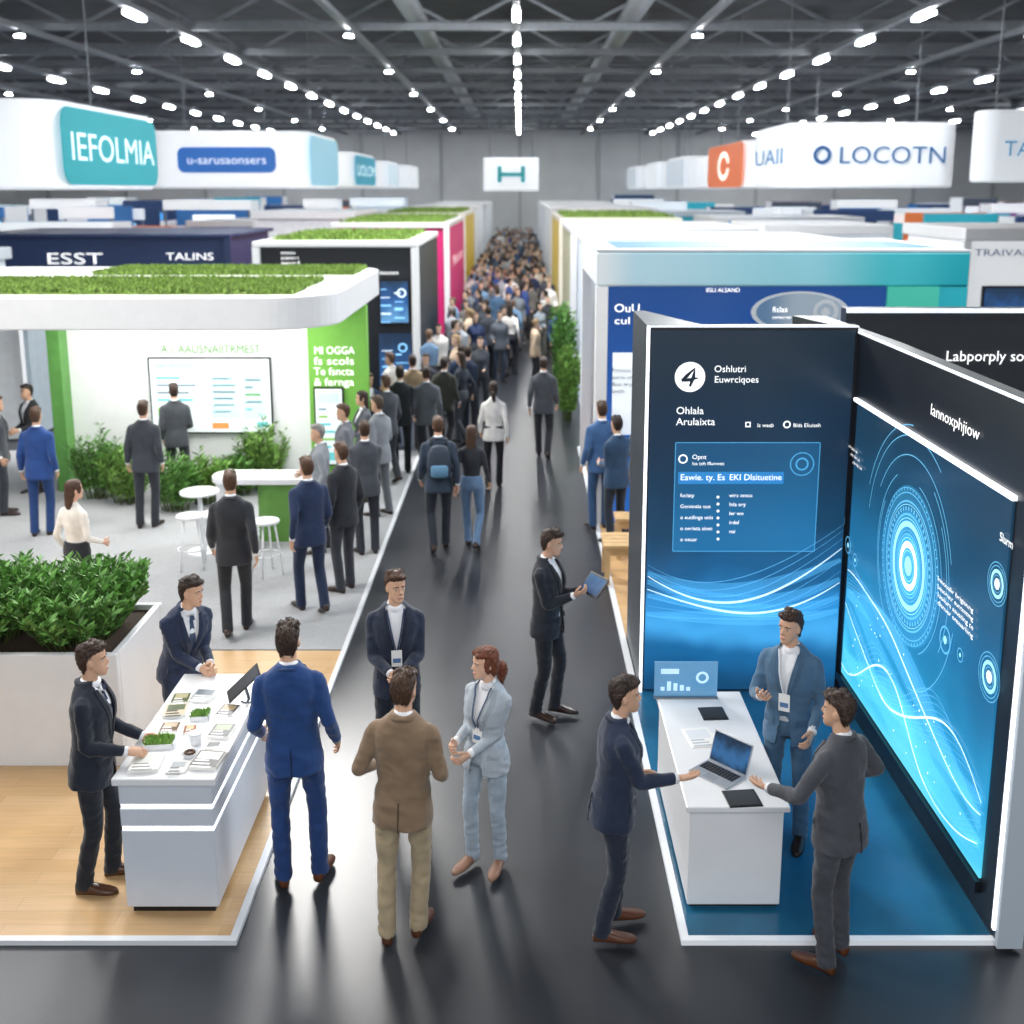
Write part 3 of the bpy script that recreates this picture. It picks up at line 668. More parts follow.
# ------------------------------------------------------------------ generic booths
def grass(label,x0,x1,y0,y1,z,n,hh=.1):
    m=MB(); m.box(x0,x1,y0,y1,z,z+.02)
    for _ in range(n):
        x,y=random.uniform(x0,x1),random.uniform(y0,y1); a=random.uniform(0,PI); w=random.uniform(.015,.03); h=hh*random.uniform(.6,1.1)
        dx,dy=math.cos(a)*w,math.sin(a)*w; lx,ly=random.uniform(-.06,.06),random.uniform(-.06,.06)
        m.add([(x-dx,y-dy,z),(x+dx,y+dy,z),(x+dx*.8+lx*.5,y+dy*.8+ly*.5,z+h*.6),(x+lx,y+ly,z+h),(x-dx*.8+lx*.5,y-dy*.8+ly*.5,z+h*.6)],[(0,1,2,3,4)])
    o=m.build('roof_grass',GRASS,None,fix=False); tag(o,label,'grass',kind='stuff')
def block(label,x0,x1,y0,y1,H,core,frame='eef0f2',text=None,tcol='ffffff',sz=.4,side=None,sidetext=None,aisle='E',screen=None,em=.0,group=None,rt=.28):
    t=thing('exhibition_booth',label,'booth',((x0+x1)/2,y0,0),0,group); RECTS.append((x0,x1,y0,y1))
    fm=mat('booth_frame',frame,.5,var=.02)
    w=MB().box(x0+.14,x1-.14,y0+.14,y1-.1,0,H-rt).build('wall_panel',mat('booth_panel',core,.5,var=.06,em=em),t)  # where em is set, emission in the panel makes the wall look lit
    MB().box(x0,x1,y0,y1,H-rt,H).build('roof',fm,t,bevel=.03)
    for xx in (x0,x1-.16): MB().box(xx,xx+.16,y0,y0+.16,0,H-rt).build('post',fm,t)
    X=x1 if aisle=='E' else x0; sg=1 if aisle=='E' else -1
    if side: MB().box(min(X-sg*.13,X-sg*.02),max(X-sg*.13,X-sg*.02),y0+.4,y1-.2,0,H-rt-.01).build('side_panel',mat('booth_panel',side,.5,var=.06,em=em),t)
    if text: letter(w,text,((x0+x1)/2,y0+.12,H-.8),sz,'S','CENTER',(x1-x0)*.6,mat('sign_letters',tcol,.5,em=.5))
    if sidetext: letter(t,sidetext,(X+sg*.0,(y0+y1)/2,H*.62),sz,aisle,'CENTER',(y1-y0)*.6,mat('sign_letters',tcol,.5,em=.5),'side_lettering')
    if screen:
        a,b_,c,d,cc=screen
        f=MB().box(a,b_,y0+.06,y0+.13,c,d).build('screen_frame',BLACKP,t); MB().box(a+.05,b_-.05,y0+.045,y0+.06,c+.05,d-.05).build('screen_image',grad('booth_screen',[(0,cc),(.5,'2d5fa0'),(1,'1c3450')],c,d,1.1,nz=.6,nscale=3),f)
    return t
def stand(x0,x1,y0,y1,H,col,head,scr):
    t=thing('exhibition_stand','small distant open stand among the rows in the outer hall','stand',((x0+x1)/2,y0,0),0,'outer hall stands'); RECTS.append((x0,x1,y0,y1))
    cm=mat('selflit_stand_wall',col,.5,em=.35)  # walls of the distant stands glow weakly so they look lit
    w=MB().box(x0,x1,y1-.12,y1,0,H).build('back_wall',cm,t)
    for xx in (x0,x1-.1): MB().box(xx,xx+.1,y0+.3,y1-.12,0,H*random.choice([.6,1.])).build('side_wall',mat('selflit_stand_wall','e6e9ec',.5,em=.2),t)
    MB().box(x0,x1,y0,y0+.25,H-.5,H).build('header',mat('selflit_stand_header',head,.5,em=.5),t)  # header glows too, its brightness put into the material
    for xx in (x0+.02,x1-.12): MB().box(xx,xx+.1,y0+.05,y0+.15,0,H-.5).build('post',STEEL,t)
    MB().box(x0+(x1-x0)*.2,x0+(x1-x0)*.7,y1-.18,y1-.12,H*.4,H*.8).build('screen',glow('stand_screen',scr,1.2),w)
    MB().box(x0+.3,x0+1.2,y0+.35,y0+.8,0,1.0).build('desk',WHITE,t,bevel=.02)
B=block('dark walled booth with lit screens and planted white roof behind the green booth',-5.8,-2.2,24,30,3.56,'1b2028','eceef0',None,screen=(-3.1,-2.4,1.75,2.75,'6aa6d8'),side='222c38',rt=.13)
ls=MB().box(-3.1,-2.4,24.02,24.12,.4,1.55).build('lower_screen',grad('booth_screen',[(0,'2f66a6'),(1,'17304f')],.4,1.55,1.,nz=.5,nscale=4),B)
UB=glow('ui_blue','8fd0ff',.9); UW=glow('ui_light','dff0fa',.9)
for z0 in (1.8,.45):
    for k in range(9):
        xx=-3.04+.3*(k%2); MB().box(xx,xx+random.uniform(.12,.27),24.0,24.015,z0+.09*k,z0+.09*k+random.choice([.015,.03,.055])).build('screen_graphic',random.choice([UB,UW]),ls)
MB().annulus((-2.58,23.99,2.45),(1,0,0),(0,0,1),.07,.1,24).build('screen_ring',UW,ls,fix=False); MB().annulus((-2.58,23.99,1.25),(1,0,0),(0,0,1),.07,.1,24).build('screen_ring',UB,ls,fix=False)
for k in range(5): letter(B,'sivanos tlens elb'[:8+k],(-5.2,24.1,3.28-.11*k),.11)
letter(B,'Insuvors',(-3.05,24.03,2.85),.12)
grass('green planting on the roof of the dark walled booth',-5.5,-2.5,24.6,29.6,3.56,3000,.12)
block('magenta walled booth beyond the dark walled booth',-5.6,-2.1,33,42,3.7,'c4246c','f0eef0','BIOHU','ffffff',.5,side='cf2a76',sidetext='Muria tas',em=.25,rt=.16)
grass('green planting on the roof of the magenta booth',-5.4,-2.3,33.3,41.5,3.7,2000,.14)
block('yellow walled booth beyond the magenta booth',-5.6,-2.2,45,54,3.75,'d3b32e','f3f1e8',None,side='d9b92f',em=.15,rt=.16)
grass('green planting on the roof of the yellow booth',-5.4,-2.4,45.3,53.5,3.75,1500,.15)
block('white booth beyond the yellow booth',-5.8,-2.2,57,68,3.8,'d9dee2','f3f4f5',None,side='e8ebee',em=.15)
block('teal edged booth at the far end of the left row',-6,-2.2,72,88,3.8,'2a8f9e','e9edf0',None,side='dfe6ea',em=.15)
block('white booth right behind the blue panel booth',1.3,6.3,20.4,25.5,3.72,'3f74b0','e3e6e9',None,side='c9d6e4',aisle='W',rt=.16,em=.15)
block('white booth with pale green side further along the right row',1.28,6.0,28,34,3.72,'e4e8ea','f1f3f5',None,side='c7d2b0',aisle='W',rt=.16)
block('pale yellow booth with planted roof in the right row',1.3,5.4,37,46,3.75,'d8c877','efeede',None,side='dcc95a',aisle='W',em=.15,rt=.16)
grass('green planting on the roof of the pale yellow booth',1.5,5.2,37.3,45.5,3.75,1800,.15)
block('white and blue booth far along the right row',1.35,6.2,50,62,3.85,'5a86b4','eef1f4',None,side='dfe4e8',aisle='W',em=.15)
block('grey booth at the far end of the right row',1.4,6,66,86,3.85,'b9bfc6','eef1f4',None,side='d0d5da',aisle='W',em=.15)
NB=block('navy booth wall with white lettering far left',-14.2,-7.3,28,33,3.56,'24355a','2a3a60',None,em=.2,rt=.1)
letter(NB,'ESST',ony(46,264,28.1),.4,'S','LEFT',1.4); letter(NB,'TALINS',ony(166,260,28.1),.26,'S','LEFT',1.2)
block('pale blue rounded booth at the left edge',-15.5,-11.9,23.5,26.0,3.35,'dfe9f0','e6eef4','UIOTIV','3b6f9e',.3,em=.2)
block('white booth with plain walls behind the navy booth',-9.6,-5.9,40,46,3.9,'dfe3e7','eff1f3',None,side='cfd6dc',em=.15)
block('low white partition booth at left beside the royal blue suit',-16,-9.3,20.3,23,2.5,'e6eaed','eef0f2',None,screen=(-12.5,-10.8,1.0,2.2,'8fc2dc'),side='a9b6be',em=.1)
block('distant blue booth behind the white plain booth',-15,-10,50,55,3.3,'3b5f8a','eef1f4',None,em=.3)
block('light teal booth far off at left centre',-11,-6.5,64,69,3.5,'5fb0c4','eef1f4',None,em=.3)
RB=block('white booth with grey blue lettering at the right edge',9.6,15.5,24,28,3.85,'eef0f2','f4f4f4',None,screen=(10.1,15.0,.6,2.6,'2b3440'),em=.5)  # emission in the core lifts a front that no lamp reaches well
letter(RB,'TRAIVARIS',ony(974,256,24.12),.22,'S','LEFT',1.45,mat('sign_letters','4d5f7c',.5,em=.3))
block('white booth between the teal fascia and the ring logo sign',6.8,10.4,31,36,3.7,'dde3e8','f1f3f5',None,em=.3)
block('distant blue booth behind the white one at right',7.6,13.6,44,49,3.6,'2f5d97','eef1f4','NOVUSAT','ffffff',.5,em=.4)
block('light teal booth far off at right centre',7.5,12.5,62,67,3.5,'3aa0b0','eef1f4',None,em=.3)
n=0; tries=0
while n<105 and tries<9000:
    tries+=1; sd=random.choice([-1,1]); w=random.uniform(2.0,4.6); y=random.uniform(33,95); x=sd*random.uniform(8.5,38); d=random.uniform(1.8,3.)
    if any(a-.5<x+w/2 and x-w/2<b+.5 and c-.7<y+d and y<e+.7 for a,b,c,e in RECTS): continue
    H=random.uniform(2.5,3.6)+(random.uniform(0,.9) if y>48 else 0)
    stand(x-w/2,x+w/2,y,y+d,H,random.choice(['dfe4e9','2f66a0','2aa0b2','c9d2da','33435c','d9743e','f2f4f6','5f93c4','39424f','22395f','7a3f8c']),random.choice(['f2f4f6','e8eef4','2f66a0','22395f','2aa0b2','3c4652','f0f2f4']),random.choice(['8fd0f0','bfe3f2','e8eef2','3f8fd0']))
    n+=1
# ------------------------------------------------------------------ green booth (left)
o=MB().box(-9.5,-1.82,10.65,19.5,-.05,.0).build('carpet',CARPET); tag(o,'light grey carpet under the green booth','carpet')
t=thing('exhibition_booth','white booth with curved planted canopy and green side wall at left','booth',(-5,14,0)); RECTS.append((-9.6,-2.4,13.9,19.6))
bw=MB().box(-7.05,-3.3,17,17.15,0,2.9).build('back_wall',WALLW,t)
gw=MB().box(-3.3,-2.38,16.95,17.15,0,2.9).build('green_wall',mat('green_panel','74b348',.5,var=.05,em=.12),t)
MB().box(-7.25,-7.05,16.7,17.15,0,2.9).build('post',mat('green_post','5e9a4a',.5,var=.1),t,bevel=.01)
MB().box(-9.2,-8.95,16.7,17.15,0,2.9).build('post',WALLW,t,bevel=.01)
can=MB().prism(rrect(-9.6,-2.4,13.9,19.6,.9,12),2.9,3.32).build('canopy',WHITE,t,bevel=.02)
MB().prism(rrect(-7.0,-2.9,14.6,16.7,.3,6),2.885,2.9).build('added_glow_panel',glow('added_canopy_glow','fffdf8',5.),can)  # glowing sheet added under the canopy to brighten the back wall
letter(bw,'A.I. AAUSNAIITRMEST',ony(161,353,16.98),.19,'S','LEFT',1.55,mat('lettering_green','5f9a4a',.5))
for i,s in enumerate(('Ml OGGA','fs scols','Te fsncta','& fernga')): letter(gw,s,ony(314,354+i*10.5,16.93),.17,'S','LEFT',.62)
grass('bright green planting on the front of the curved white canopy',-9.4,-2.95,14.3,16.6,3.32,20000,.085)
grass('bright green planting strip on the rear of the curved white canopy',-6.8,-2.65,17.6,19.2,3.32,9000,.085)
def screen(label,a,b,Y,disp,draw):
    p0,p1=ony(*a,Y),ony(*b,Y); x0,x1=p0.x,p1.x; z1,z0=p0.z,p1.z
    t=thing('display_screen',label,'screen',((x0+x1)/2,Y,z0))
    MB().box(x0-.025,x1+.025,Y,Y+.05,z0-.025,z1+.025).build('bezel',BLACKP,t)
    d=MB().box(x0,x1,Y-.005,Y,z0,z1).build('display',disp,t)
    m=MB(); mats=draw(m,lambda u,v:V(x0+(x1-x0)*u,Y-.01,z0+(z1-z0)*v)); m.build('display_graphics',mats,d,fix=False); return t
def rect(m,f,u0,v0,u1,v1,mi): m.add([f(u0,v0),f(u1,v0),f(u1,v1),f(u0,v1)],[(0,1,2,3)],mi)
GT=glow('ui_teal','5fb4b8',.6); GL=glow('ui_pale','bcd9dd',.5); GG=glow('ui_green','7fae4c',.6); GD=glow('ui_dark','7d8c96',.5); GO=glow('ui_orange','d6884a',.6)
def dash(m,f):
    rect(m,f,.02,.86,.98,.97,1)
    for k,(u,w) in enumerate(((.05,.2),(.05,.33),(.05,.27),(.05,.3))): rect(m,f,u,.73-.1*k,u+w,.76-.1*k,(0,3,3,0)[k])
    rect(m,f,.5,.2,.74,.8,1); rect(m,f,.77,.2,.96,.8,1)
    for k in range(6): rect(m,f,.52,.72-.09*k,.52+.1+.1*random.random(),.745-.09*k,3)
    for k in range(5): rect(m,f,.79,.7-.1*k,.79+.05+.1*random.random(),.73-.1*k,random.choice([0,2,3]))
    rect(m,f,.05,.22,.22,.34,2); rect(m,f,.88,.07,.97,.14,0); rect(m,f,.5,.05,.64,.13,4)
    m.text('MAN MOSTIVIS',tuple(f(.05,.885)),.085,'S','LEFT',None,3)
    return [GT,GL,GG,GD,GO]
SCW=mat('screen_white','e4eef0',.3,em=.35)
screen('large white dashboard screen on the white booth wall',(149,359),(272,432),16.93,SCW,dash)
def portrait(m,f):
    rect(m,f,.08,.82,.92,.95,1)
    for k in range(6): rect(m,f,.1,.72-.1*k,.4+.45*random.random(),.75-.1*k,random.choice([0,3,2]))
    rect(m,f,.1,.05,.9,.16,0); return [GT,GL,GG,GD,GO]
screen('tall portrait screen on the green wall',(315,389),(344,464),16.88,SCW,portrait)
def stool(label,x,y,rot=0):
    t=thing('stool',label,'stool',(x,y,0),rot)
    MB().cyl((0,0),.17,.66,.695,28).build('seat',WHITE,t,local=True,bevel=.01)
    for k in range(4):
        a=PI/4+k*PI/2; MB().limb([(.11*math.cos(a),.11*math.sin(a),.66),(.2*math.cos(a),.2*math.sin(a),0)],[.014,.012],8,1).build('leg',WHITE,t,local=True,smooth=True)
    m=MB(); pts=[(.165*math.cos(2*PI*k/24),.165*math.sin(2*PI*k/24),.26) for k in range(25)]; m.limb(pts,[.009]*25,6,1).build('foot_ring',WHITE,t,local=True,smooth=True)
p=onz(193,568); stool('white bar stool left of the round white table',p.x,p.y,.3)
p=onz(268,574); stool('white bar stool beside the green fronted counter',p.x,p.y,.7)
p=onz(216,566); stool('white bar stool beside the charcoal suit walker',p.x,p.y,.2)
p=onz(203,552); t=thing('bistro_table','round white high table among the white stools','table',(p.x,p.y,0))
MB().cyl((0,0),.25,.80,.83,40).build('tabletop',WHITE,t,local=True,bevel=.008); MB().cyl((0,0),.03,.02,.80,16).build('column',WHITE,t,local=True,smooth=True); MB().cyl((0,0),.2,0,.02,32).build('base',WHITE,t,local=True)
t=thing('reception_counter','white topped counter with green front on the grey carpet','counter',(-3.2,14.1,0))
MB().prism(rrect(-3.55,-2.75,14.2,14.62,.2),0,.80).build('front_panel',mat('green_front','5d8f3e',.5,var=.06),t)
MB().prism(rrect(-4.15,-2.70,14.15,14.68,.24),.80,.88).build('counter_top',WHITE,t,bevel=.01)
MB().box(-4.08,-3.96,14.25,14.55,0,.80).build('leg',WHITE,t,bevel=.01)
def bush(name,label,x,y,z,rx,ry,h,n,lv,lm,leaf=.05,spread=.35,cat='plant',w=.2):
    t=thing(name,label,cat,(x,y,z)); m=MB(); st=MB()
    for _ in range(n):
        a=random.uniform(0,2*PI); q=math.sqrt(random.random()); bx,by=rx*q*math.cos(a),ry*q*math.sin(a); hh=h*random.uniform(.6,1.05)*(1-.3*q)
        ox,oy=math.cos(a)*spread*q*hh+random.uniform(-.08,.08)*hh,math.sin(a)*spread*q*hh+random.uniform(-.08,.08)*hh
        tip=V(bx+ox,by+oy,hh); base=V(bx*.7,by*.7,0); st.limb([base,base.lerp(tip,.5)+V(0,0,.03),tip],[.006,.005,.002],4,1)
        for k in range(lv):
            f=.2+.8*k/(lv-1); p=base.lerp(tip,f)+V(0,0,.03*math.sin(f*PI))
            for _2 in range(3):
                b=random.uniform(0,2*PI); d=V(math.cos(b)*.8,math.sin(b)*.8,random.uniform(.2,1.)).normalized(); sd=d.cross(V(random.random(),random.random(),random.random())).normalized()
                Lf=leaf*random.uniform(.7,1.3); m.add([p,p+d*Lf*.5+sd*Lf*w,p+d*Lf,p+d*Lf*.5-sd*Lf*w],[(0,1,2,3)])
    m.build('foliage',lm,t,local=True,fix=False); st.build('stem',mat('plant_stem','4a5a2a',.7),t,local=True,fix=False)
for px,py,h,lab,lm in ((100,498,1.15,'tall dark bush at the left end of the plant bed below the dashboard screen',LEAF),(128,503,.9,'low bush left of the charcoal suit in the plant bed',LEAF2),(176,510,.9,'bush in front of the half hidden dark grey suit',LEAF),(207,503,.85,'bright bush in the middle of the plant bed',LEAF2),(238,494,.7,'low bush right of the plant bed middle',LEAF),(266,489,1.25,'spiky tall plant at the right end of the plant bed',LEAF2)):
    p=onz(px,py); bush('bush',lab,p.x,p.y,0,.28,.2,h,54,14,lm,.12,.17,w=.12)
# ------------------------------------------------------------------ wooden stand (front left)
o=MB().box(-9,-1.84,6.2,10.62,-.06,0.).build('wooden_platform',OAK); tag(o,'light oak plank platform under the brochure counter','platform')
t=MB().box(-9,-1.79,6.15,6.2,-.06,.005).box(-1.84,-1.79,6.2,19.5,-.06,.005).build('edge_trim',mat('white_trim','dfe3e8',.4)); tag(t,'white metal edge strip around the left platform and carpet','edge strip')
t=thing('planter','large white rectangular planter at the left edge','planter',(-5,8.3,0))
m=MB(); x0,x1,y0,y1=-7.5,-3.25,8.3,9.45
m.box(x0,x1,y0,y0+.06,0,.98).box(x0,x1,y1-.06,y1,0,.98).box(x0,x0+.06,y0+.06,y1-.06,0,.98).box(x1-.06,x1,y0+.06,y1-.06,0,.98); m.build('planter_box',WHITE,t,bevel=.01)
MB().box(x0+.06,x1-.06,y0+.06,y1-.06,.7,.93).build('soil',mat('soil','3a2c20',.95,bump=.5,bscale=60),t)
for i,(x,l) in enumerate(((-3.76,'dense leafy shrub at the right end of the white planter'),(-4.56,'dense leafy shrub second from the right in the white planter'),(-5.36,'dense leafy shrub third from the right in the white planter'))):
    bush('shrub',l,x,8.87,.93,.44,.60,.62,300,16,LEAF,.085,.30,w=.17)
t=thing('display_counter','white counter with two glowing light strips and brochures at front left','counter',(-2.26,6.41,0))
cx0,cx1,cy0,cy1=-2.57,-1.97,6.42,7.92
MB().box(cx0+.03,cx1-.03,cy0+.03,cy1-.03,0,.05).build('plinth',BLACKP,t)
cb=MB().box(cx0,cx1,cy0,cy1,.05,.60).box(cx0+.02,cx1-.02,cy0+.02,cy1-.02,.60,.63).box(cx0,cx1,cy0,cy1,.63,.755).box(cx0+.02,cx1-.02,cy0+.02,cy1-.02,.755,.785).box(cx0,cx1,cy0,cy1,.785,.93).build('counter_body',mat('satin_white','cdd4de',.35,var=.02),t,bevel=.006)
for z in (.602,.757): MB().box(cx0+.008,cx1-.008,cy0+.008,cy1-.008,z,z+.026).build('light_strip',LEDB,cb)
MB().box(cx0-.03,cx1+.03,cy0-.03,cy1+.03,.93,.98).build('counter_top',WHITE,t,bevel=.008)
def brochure(label,px,py,rot,w,d,th,cols,z=.98):
    p=onz(px,py,z); t=thing('brochure',label,'brochure',(p.x,p.y,z),R(rot))
    MB().box(-w/2,w/2,-d/2,d/2,0,th).build('pages',mat('paper','f2f0ea',.7),t,local=True)
    m=MB(); m.box(-w/2+.005,w/2-.005,-d/2+.005,d/2-.005,th,th+.002,0); m.box(-w/2+.02,w/2-.02,-d*.05,d*.4,th+.002,th+.003,1)
    for k in range(3): m.box(-w/2+.02,w*(.1+.1*k),-d*.18-.04*k,-d*.18-.04*k+.018,th+.002,th+.003,2)
    m.build('cover',[mat('cover_print',c,.4) for c in cols],t,local=True)
for a in (('white open brochure at the near left corner of the brochure counter',147,764,5,.19,.22,.02,('f0efe9','cfd3cc','8b8f8c')),
 ('black and white brochure at the near right corner of the brochure counter',208,762,-6,.19,.21,.025,('25282c','d9d5cc','efefef')),
 ('pale grey brochure between the two at the near end of the brochure counter',178,768,2,.13,.15,.01,('d6d8da','8f979c','55595c')),
 ('dark photo brochure on the right edge of the brochure counter',222,733,-4,.15,.18,.025,('2e343c','7f8a70','d8d8d8')),
 ('beige brochure beside the clasped hands on the brochure counter',176,712,8,.16,.18,.02,('cdbfa6','5c6a4a','444444')),
 ('grey brochure at the far end of the brochure counter',204,697,-5,.16,.18,.02,('9aa0a5','54616c','eeeeee')),
 ('brown cover brochure beside the green sprout tray',170,728,4,.13,.13,.01,('6b5342','c9b79a','eeeeee')),
 ('charcoal brochure by the base of the tablet stand',228,711,-8,.13,.16,.012,('33363c','a08c6a','dddddd')),
 ('olive photo brochure at the far left of the brochure counter',181,699,6,.13,.15,.01,('5d6442','b8b08a','eeeeee')),
 ('white leaflet with dark picture right of the small sprout tray',213,747,-3,.12,.12,.008,('eceae4','3d4348','8b8f8c')),
 ('rust coloured booklet in the middle of the brochure counter',190,731,10,.09,.12,.014,('8a5236','d8b48a','eeeeee'))): brochure(*a)
def tray(label,px,py,w,d,n):
    p=onz(px,py,.98); t=thing('plant_tray',label,'plant tray',(p.x,p.y,.98),R(6))
    MB().box(-w/2,w/2,-d/2,d/2,0,.012).box(-w/2,w/2,-d/2,-d/2+.008,.012,.035).box(-w/2,w/2,d/2-.008,d/2,.012,.035).box(-w/2,-w/2+.008,-d/2,d/2,.012,.035).box(w/2-.008,w/2,-d/2,d/2,.012,.035).build('tray',WHITE,t,local=True)
    m=MB()
    for _ in range(n):
        q=V(random.uniform(-w*.42,w*.42),random.uniform(-d*.4,d*.4),.012); dr=V(random.uniform(-.5,.5),random.uniform(-.5,.5),1).normalized(); sd=dr.orthogonal().normalized(); Lf=random.uniform(.03,.06)
        m.add([q,q+dr*Lf*.5+sd*.008,q+dr*Lf,q+dr*Lf*.5-sd*.008],[(0,1,2,3)])
    m.build('foliage',LEAF2,t,local=True,fix=False)
tray('white tray of small green sprouts on the brochure counter by the dark suit',160,745,.2,.14,600)
tray('little white tray of green sprouts at the middle of the brochure counter',201,718,.13,.11,320)
p=onz(196,744,.98); t=thing('cup','white paper cup standing among the brochures','cup',(p.x,p.y,.98))
MB().cyl((0,0),.035,0,.075,24,.045).build('cup_body',WHITE,t,local=True,smooth=True); MB().cyl((0,0),.047,.075,.085,24,.043).build('lid',mat('cup_lid','dfe3e6',.4),t,local=True)
p=onz(190,756,.98); t=thing('dish','small white dish holding dark snacks near the front of the brochure counter','dish',(p.x,p.y,.98))
MB().cyl((0,0),.035,0,.022,28,.055).build('dish_bowl',WHITE,t,local=True,smooth=True); m=MB()
for k in range(9): m.ball((.028*math.cos(k*.7),.028*math.sin(k*.7),.028),.012,.012,.009,8,6)
m.build('snacks',mat('snack_brown','5a3a26',.6),t,local=True,smooth=True)
def tablet(label,loc,rotz,tilt,w=.19,d=.26,scr=('1c3350','4a86c0'),stand=False,em=.9,rim=.012):
    t=thing('tablet',label,'tablet',loc,rotz); M=Matrix.Rotation(tilt,4,'X')
    a=MB(); a.box(-w/2,w/2,-d/2,d/2,0,.009,0,M); a.build('tablet_body',BLACKP,t,local=True,bevel=.003)
    a=MB(); a.box(-w/2+rim,w/2-rim,-d/2+rim,d/2-rim,.009,.0105,0,M); a.build('display',grad('tablet_display',[(0,scr[0]),(1,scr[1])],-.1,.1,em,'Y',.7,nz=.6,nscale=18),t,local=True)
    if stand: a=MB(); a.limb([M@V(0,0,0),V(0,.03,-.12)],[.012,.012],8,1); a.cyl((0,.03),.06,-.13,-.12,20); a.build('stand',STEEL,t,local=True)
tablet('dark tablet on a small stand at the right edge of the brochure counter',(-2.02,7.5,1.11),R(-70),R(40),.2,.3,('0d1118','2c3540'),True)
Mx=WM[TABP.name]; p=Mx@V(.0,.45,1.29); tablet('tablet with blue screen held by the standing person in the aisle',tuple(p),R(-60),R(48),.28,.2,('1d4f8c','4a8fd0'),False,.55,.02)
pb_=onz(440,550); t=thing('backpack','dark backpack with a blue pocket worn in the aisle','backpack',(pb_.x,pb_.y,0),R(6))
m=MB(); m.loft([ell(V(0,-.20,z),V(1,0,0),V(0,1,0),a,b,18,3) for z,a,b in ((1.02,.10,.05),(1.04,.145,.085),(1.2,.155,.095),(1.36,.14,.085),(1.44,.10,.06),(1.46,.05,.03))]); m.build('pack_body',mat('backpack_nylon','2f3b4c',.7,bump=.3,bscale=40),t,local=True,smooth=True)
m=MB(); m.loft([ell(V(0,-.285,z),V(1,0,0),V(0,1,0),a,b,14,3) for z,a,b in ((1.06,.08,.02),(1.08,.11,.035),(1.2,.11,.035),(1.22,.08,.02))]); m.build('pocket',mat('backpack_pocket','5f8cae',.7),t,local=True,smooth=True)
for sg in (1,-1):
    m=MB(); m.limb([V(sg*.1,-.12,1.44),V(sg*.11,-.02,1.51),V(sg*.12,.12,1.42),V(sg*.14,.13,1.25),V(sg*.17,-.08,1.08)],[.014]*5,6,3); m.build('strap',mat('backpack_strap','1c232c',.7),t,local=True,smooth=True)
# ------------------------------------------------------------------ blue booth (front right)
o=MB().box(1.07,3.0,6.2,9.7,-.06,.0).build('booth_platform',mat('teal_dark_floor','216486',.2,var=.2,vscale=2)); tag(o,'glossy dark teal platform of the blue booth','platform')
o=MB().box(1.02,1.07,6.15,9.75,-.06,.006).box(1.07,3.0,6.15,6.2,-.06,.006).build('edge_trim',mat('white_trim_lit','e8edf2',.4,em=.2)); tag(o,'white lit edge strip around the teal platform','edge strip')
t=thing('exhibition_booth','dark blue technology booth with tall glowing screen wall at right','booth',(2.05,9.7,0)); RECTS.append((1.0,3.3,6,11))
ZT=3.47; ZR=3.42
bwall=MB().box(1.13,3.0,9.7,9.82,0,ZT).build('back_wall',DARKP,t)
MB().prism([(1.13,9.82),(1.62,9.82),(1.24,10.95),(1.13,10.95)],0,ZT).build('side_wall',mat('side_panel_grey','3a4149',.35,var=.1),t)
rwall=MB().prism([(3.0,6.12),(3.12,6.12),(3.14,9.0),(3.05,10.95),(2.72,10.95),(3.0,9.82)],0,ZR).build('right_wall',DARKP,t)
NAVY=[(0,'0d4670'),(.10,'16669f'),(.18,'45aaee'),(.25,'2f90d6'),(.34,'185a8c'),(.48,'113c5c'),(.72,'132c44'),(1,'182836')]
gp=MB().box(1.17,2.97,9.685,9.7,.02,ZT-.04).build('back_graphic_panel',grad('back_graphic',NAVY,0,3.4,1.05,nz=.24,nscale=1.1),bwall)
MB().box(1.125,1.15,9.66,9.7,0,ZT).build('light_strip',LED,bwall); MB().box(1.13,3.0,9.68,9.7,ZT-.012,ZT).build('light_strip',glow('led_soft','dfe8f0',.8),bwall)
Y=9.675
def pb(px,py): return ony(px,py,Y)
XA,ZA=(1,0,0),(0,0,1)
c=pb(690,377); lg=MB().annulus(c,XA,ZA,0,.135).build('logo_disc',TXTW,t,fix=False)
q=c+V(0,-.006,0); m=MB()
m.ribbon([q+V(-.075,0,-.03),q+V(-.03,0,.01),q+V(.045,0,.085)],[.02,.034,.008],(0,-1,0)); m.ribbon([q+V(-.075,-.001,-.028),q+V(.0,-.001,-.024),q+V(.07,-.001,-.008)],[.03,.032,.012],(0,-1,0)); m.ribbon([q+V(.04,-.002,.07),q+V(.03,-.002,.0),q+V(.0,-.002,-.085)],[.01,.034,.022],(0,-1,0))
m.build('logo_mark',mat('lettering_navy','16293c',.5),lg,fix=False)
for s,px,py,sz in (('Oshlutri',714,372,.085),('Euwrciqoes',714,382.5,.085),('Ohlala',676,414,.095),('Arulaixta',676,425,.095),('Is wesb',757,427,.05),('Blds Eliuiseh',793,427,.05)):
    letter(gp,s,pb(px,py),sz)
MB().annulus(pb(787,424.5),XA,ZA,.022,.034).build('icon',TXTW,gp,fix=False); MB().annulus(pb(748,424.5),XA,ZA,.02,.034,4,PI/4,PI/4+2*PI).build('icon',TXTW,gp,fix=False)
p0,p1=pb(673,551),pb(820,443); ip=MB().box(p0.x,p1.x,Y+.003,Y+.008,p0.z,p1.z).build('info_panel',grad('info_gradient',[(0,'2277b0'),(1,'1d5884')],p0.z,p1.z,.9),t)
m=MB()
for (a,b2,c3,d) in ((p0.x,p1.x,p1.z,p1.z+.006),(p0.x,p1.x,p0.z-.006,p0.z),(p0.x-.006,p0.x,p0.z,p1.z),(p1.x,p1.x+.006,p0.z,p1.z)): m.box(a,b2,Y,Y+.006,c3,d)
m.build('panel_border',glow('panel_edge','4a9ccc',.8),ip)
